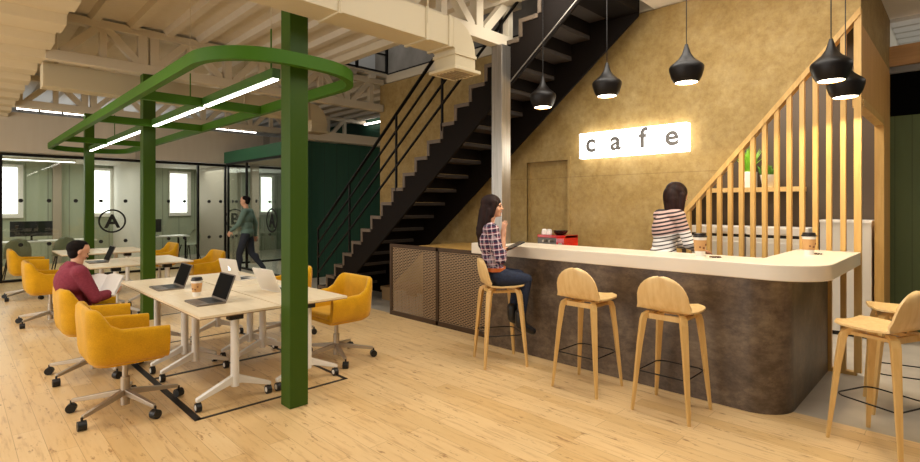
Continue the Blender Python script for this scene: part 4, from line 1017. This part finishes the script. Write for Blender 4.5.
feet = foot(J['an_l'], (1, 0, 0), .17, .04) + foot(J['an_r'], (1, 0, 0), .17, .04)
blob_obj('body', b['torso'] + b['neck'] + b['up'] + b['fo'] + b['th'] + b['sh'] + hp + hd + feet, [M['skin']], mn, .006, 2)
face_bits(P, Fm, mn)
blob_obj('sweatshirt', infl(b['torso'] + b['up'], .018) + infl([('cap', J['el_' + s], V(J['el_' + s]).lerp(V(J['wr_' + s]), .8), .04, .034) for s in 'lr'], .012) + [('cap', V(J['neck']) - V((.03, .05, .01)), V(J['neck']) + V((-.03, .05, -.01)), .05, .05)], [M['maroon']], mn, .008, 3)
blob_obj('trousers', infl([b['torso'][0]] + b['th'] + b['sh'], .006), [M['trousers']], mn, .008, 3)
for q in (0, 2): blob_obj('shoe', infl(feet[q:q + 2], .009), [M['shoe']], mn, .008, 2)
H = V(J['head'])
blob_obj('hair', [('ell', H + V((-.014, 0, .036)), (.087, .071, .074), I4), ('ell', H + V((-.042, 0, -.01)), (.048, .064, .062), I4), ('ell', H + V((.034, 0, .072)), (.044, .050, .028), Matrix.Rotation(R(25), 4, 'Y'))], [M['hair_b']], mn, .006, 2)
bk = thing('book', (0, 0, 0), 'open white book held by the man in the maroon sweatshirt', 'book')
bk.scale = (.95,) * 3; Mb = Matrix.Translation((1.00, 5.70, .805)) @ rotz(R(46)) @ Matrix.Rotation(R(-50), 4, 'Y')
bk.location = Mb.translation; bk.rotation_euler = Mb.to_euler()
for s in (1, -1):
    secs = []
    for k in range(9):
        y = .155 * k / 8; z = .028 * math.sin(PI * min(1, k / 7)) * .8 + .006; secs.append([(-.115, s * y, z), (.115, s * y, z), (.115, s * y, z - .006 - .008 * (1 - k / 8)), (-.115, s * y, z - .006 - .008 * (1 - k / 8))])
    MB().sweep(None, secs).build('page_block', M['paper'], bk, smooth=40)
MB().box(-.12, .12, -.16, .16, -.012, -.009).build('cover', M['red_book'], bk)

# --- walking man by the booth --------------------------------------------------
wk = thing('person', (4.60, 11.20, 0), 'man in a sage green sweater and dark trousers walking left past the green booth', 'person', None, R(140))
J = dict(pelvis=(0, 0, .95), chest=(.01, 0, 1.27), neck=(.02, 0, 1.47), head=(.05, 0, 1.635),
         sh_l=(0, .19, 1.41), sh_r=(0, -.19, 1.41), el_l=(.10, .25, 1.14), wr_l=(.26, .24, 1.00), el_r=(-.10, -.24, 1.13), wr_r=(-.10, -.24, .87),
         hip_l=(0, .09, .92), hip_r=(0, -.09, .92), kn_l=(.14, .09, .50), kn_r=(-.06, -.09, .49), an_l=(.16, .09, .085), an_r=(-.32, -.09, .16))
b = body_prims(J, .17, .11)
hp, P, Fm = head_prims(J['head'], (1, 0, -.15), (.15, 0, 1), 1.02)
hd = hand(J['wr_l'], (.5, 0, -.8), (-.3, -1, 0), 30, 1) + hand(J['wr_r'], (.1, 0, -1), (0, 1, 0), 30, -1)
feet = foot(J['an_l'], (1, 0, .0), .17, .04) + foot(J['an_r'], (.8, 0, -.5), .15, .04)
blob_obj('body', b['torso'] + b['neck'] + b['up'] + b['fo'] + b['th'] + b['sh'] + hp + hd + feet, [M['skin']], wk, .008, 2)
face_bits(P, Fm, wk, 1.02)
blob_obj('sweater', infl(b['torso'] + b['up'], .018) + infl(b['fo'], .012)[:], [M['sage']], wk, .009, 3)
blob_obj('trousers', infl([b['torso'][0]] + b['th'] + b['sh'], .014), [M['trousers']], wk, .009, 3)
for q in (0, 2): blob_obj('shoe', infl(feet[q:q + 2], .009), [M['shoe']], wk, .009, 2)
H = V(J['head'])
blob_obj('hair', [('ell', H + V((-.02, 0, .045)), (.10, .082, .078), I4), ('ell', H + V((-.05, 0, 0)), (.055, .076, .075), I4)], [M['hair_b']], wk, .008, 2)
for o in bpy.data.objects:
    if 'label' in o and o['label'] in ('', None): del o['label']
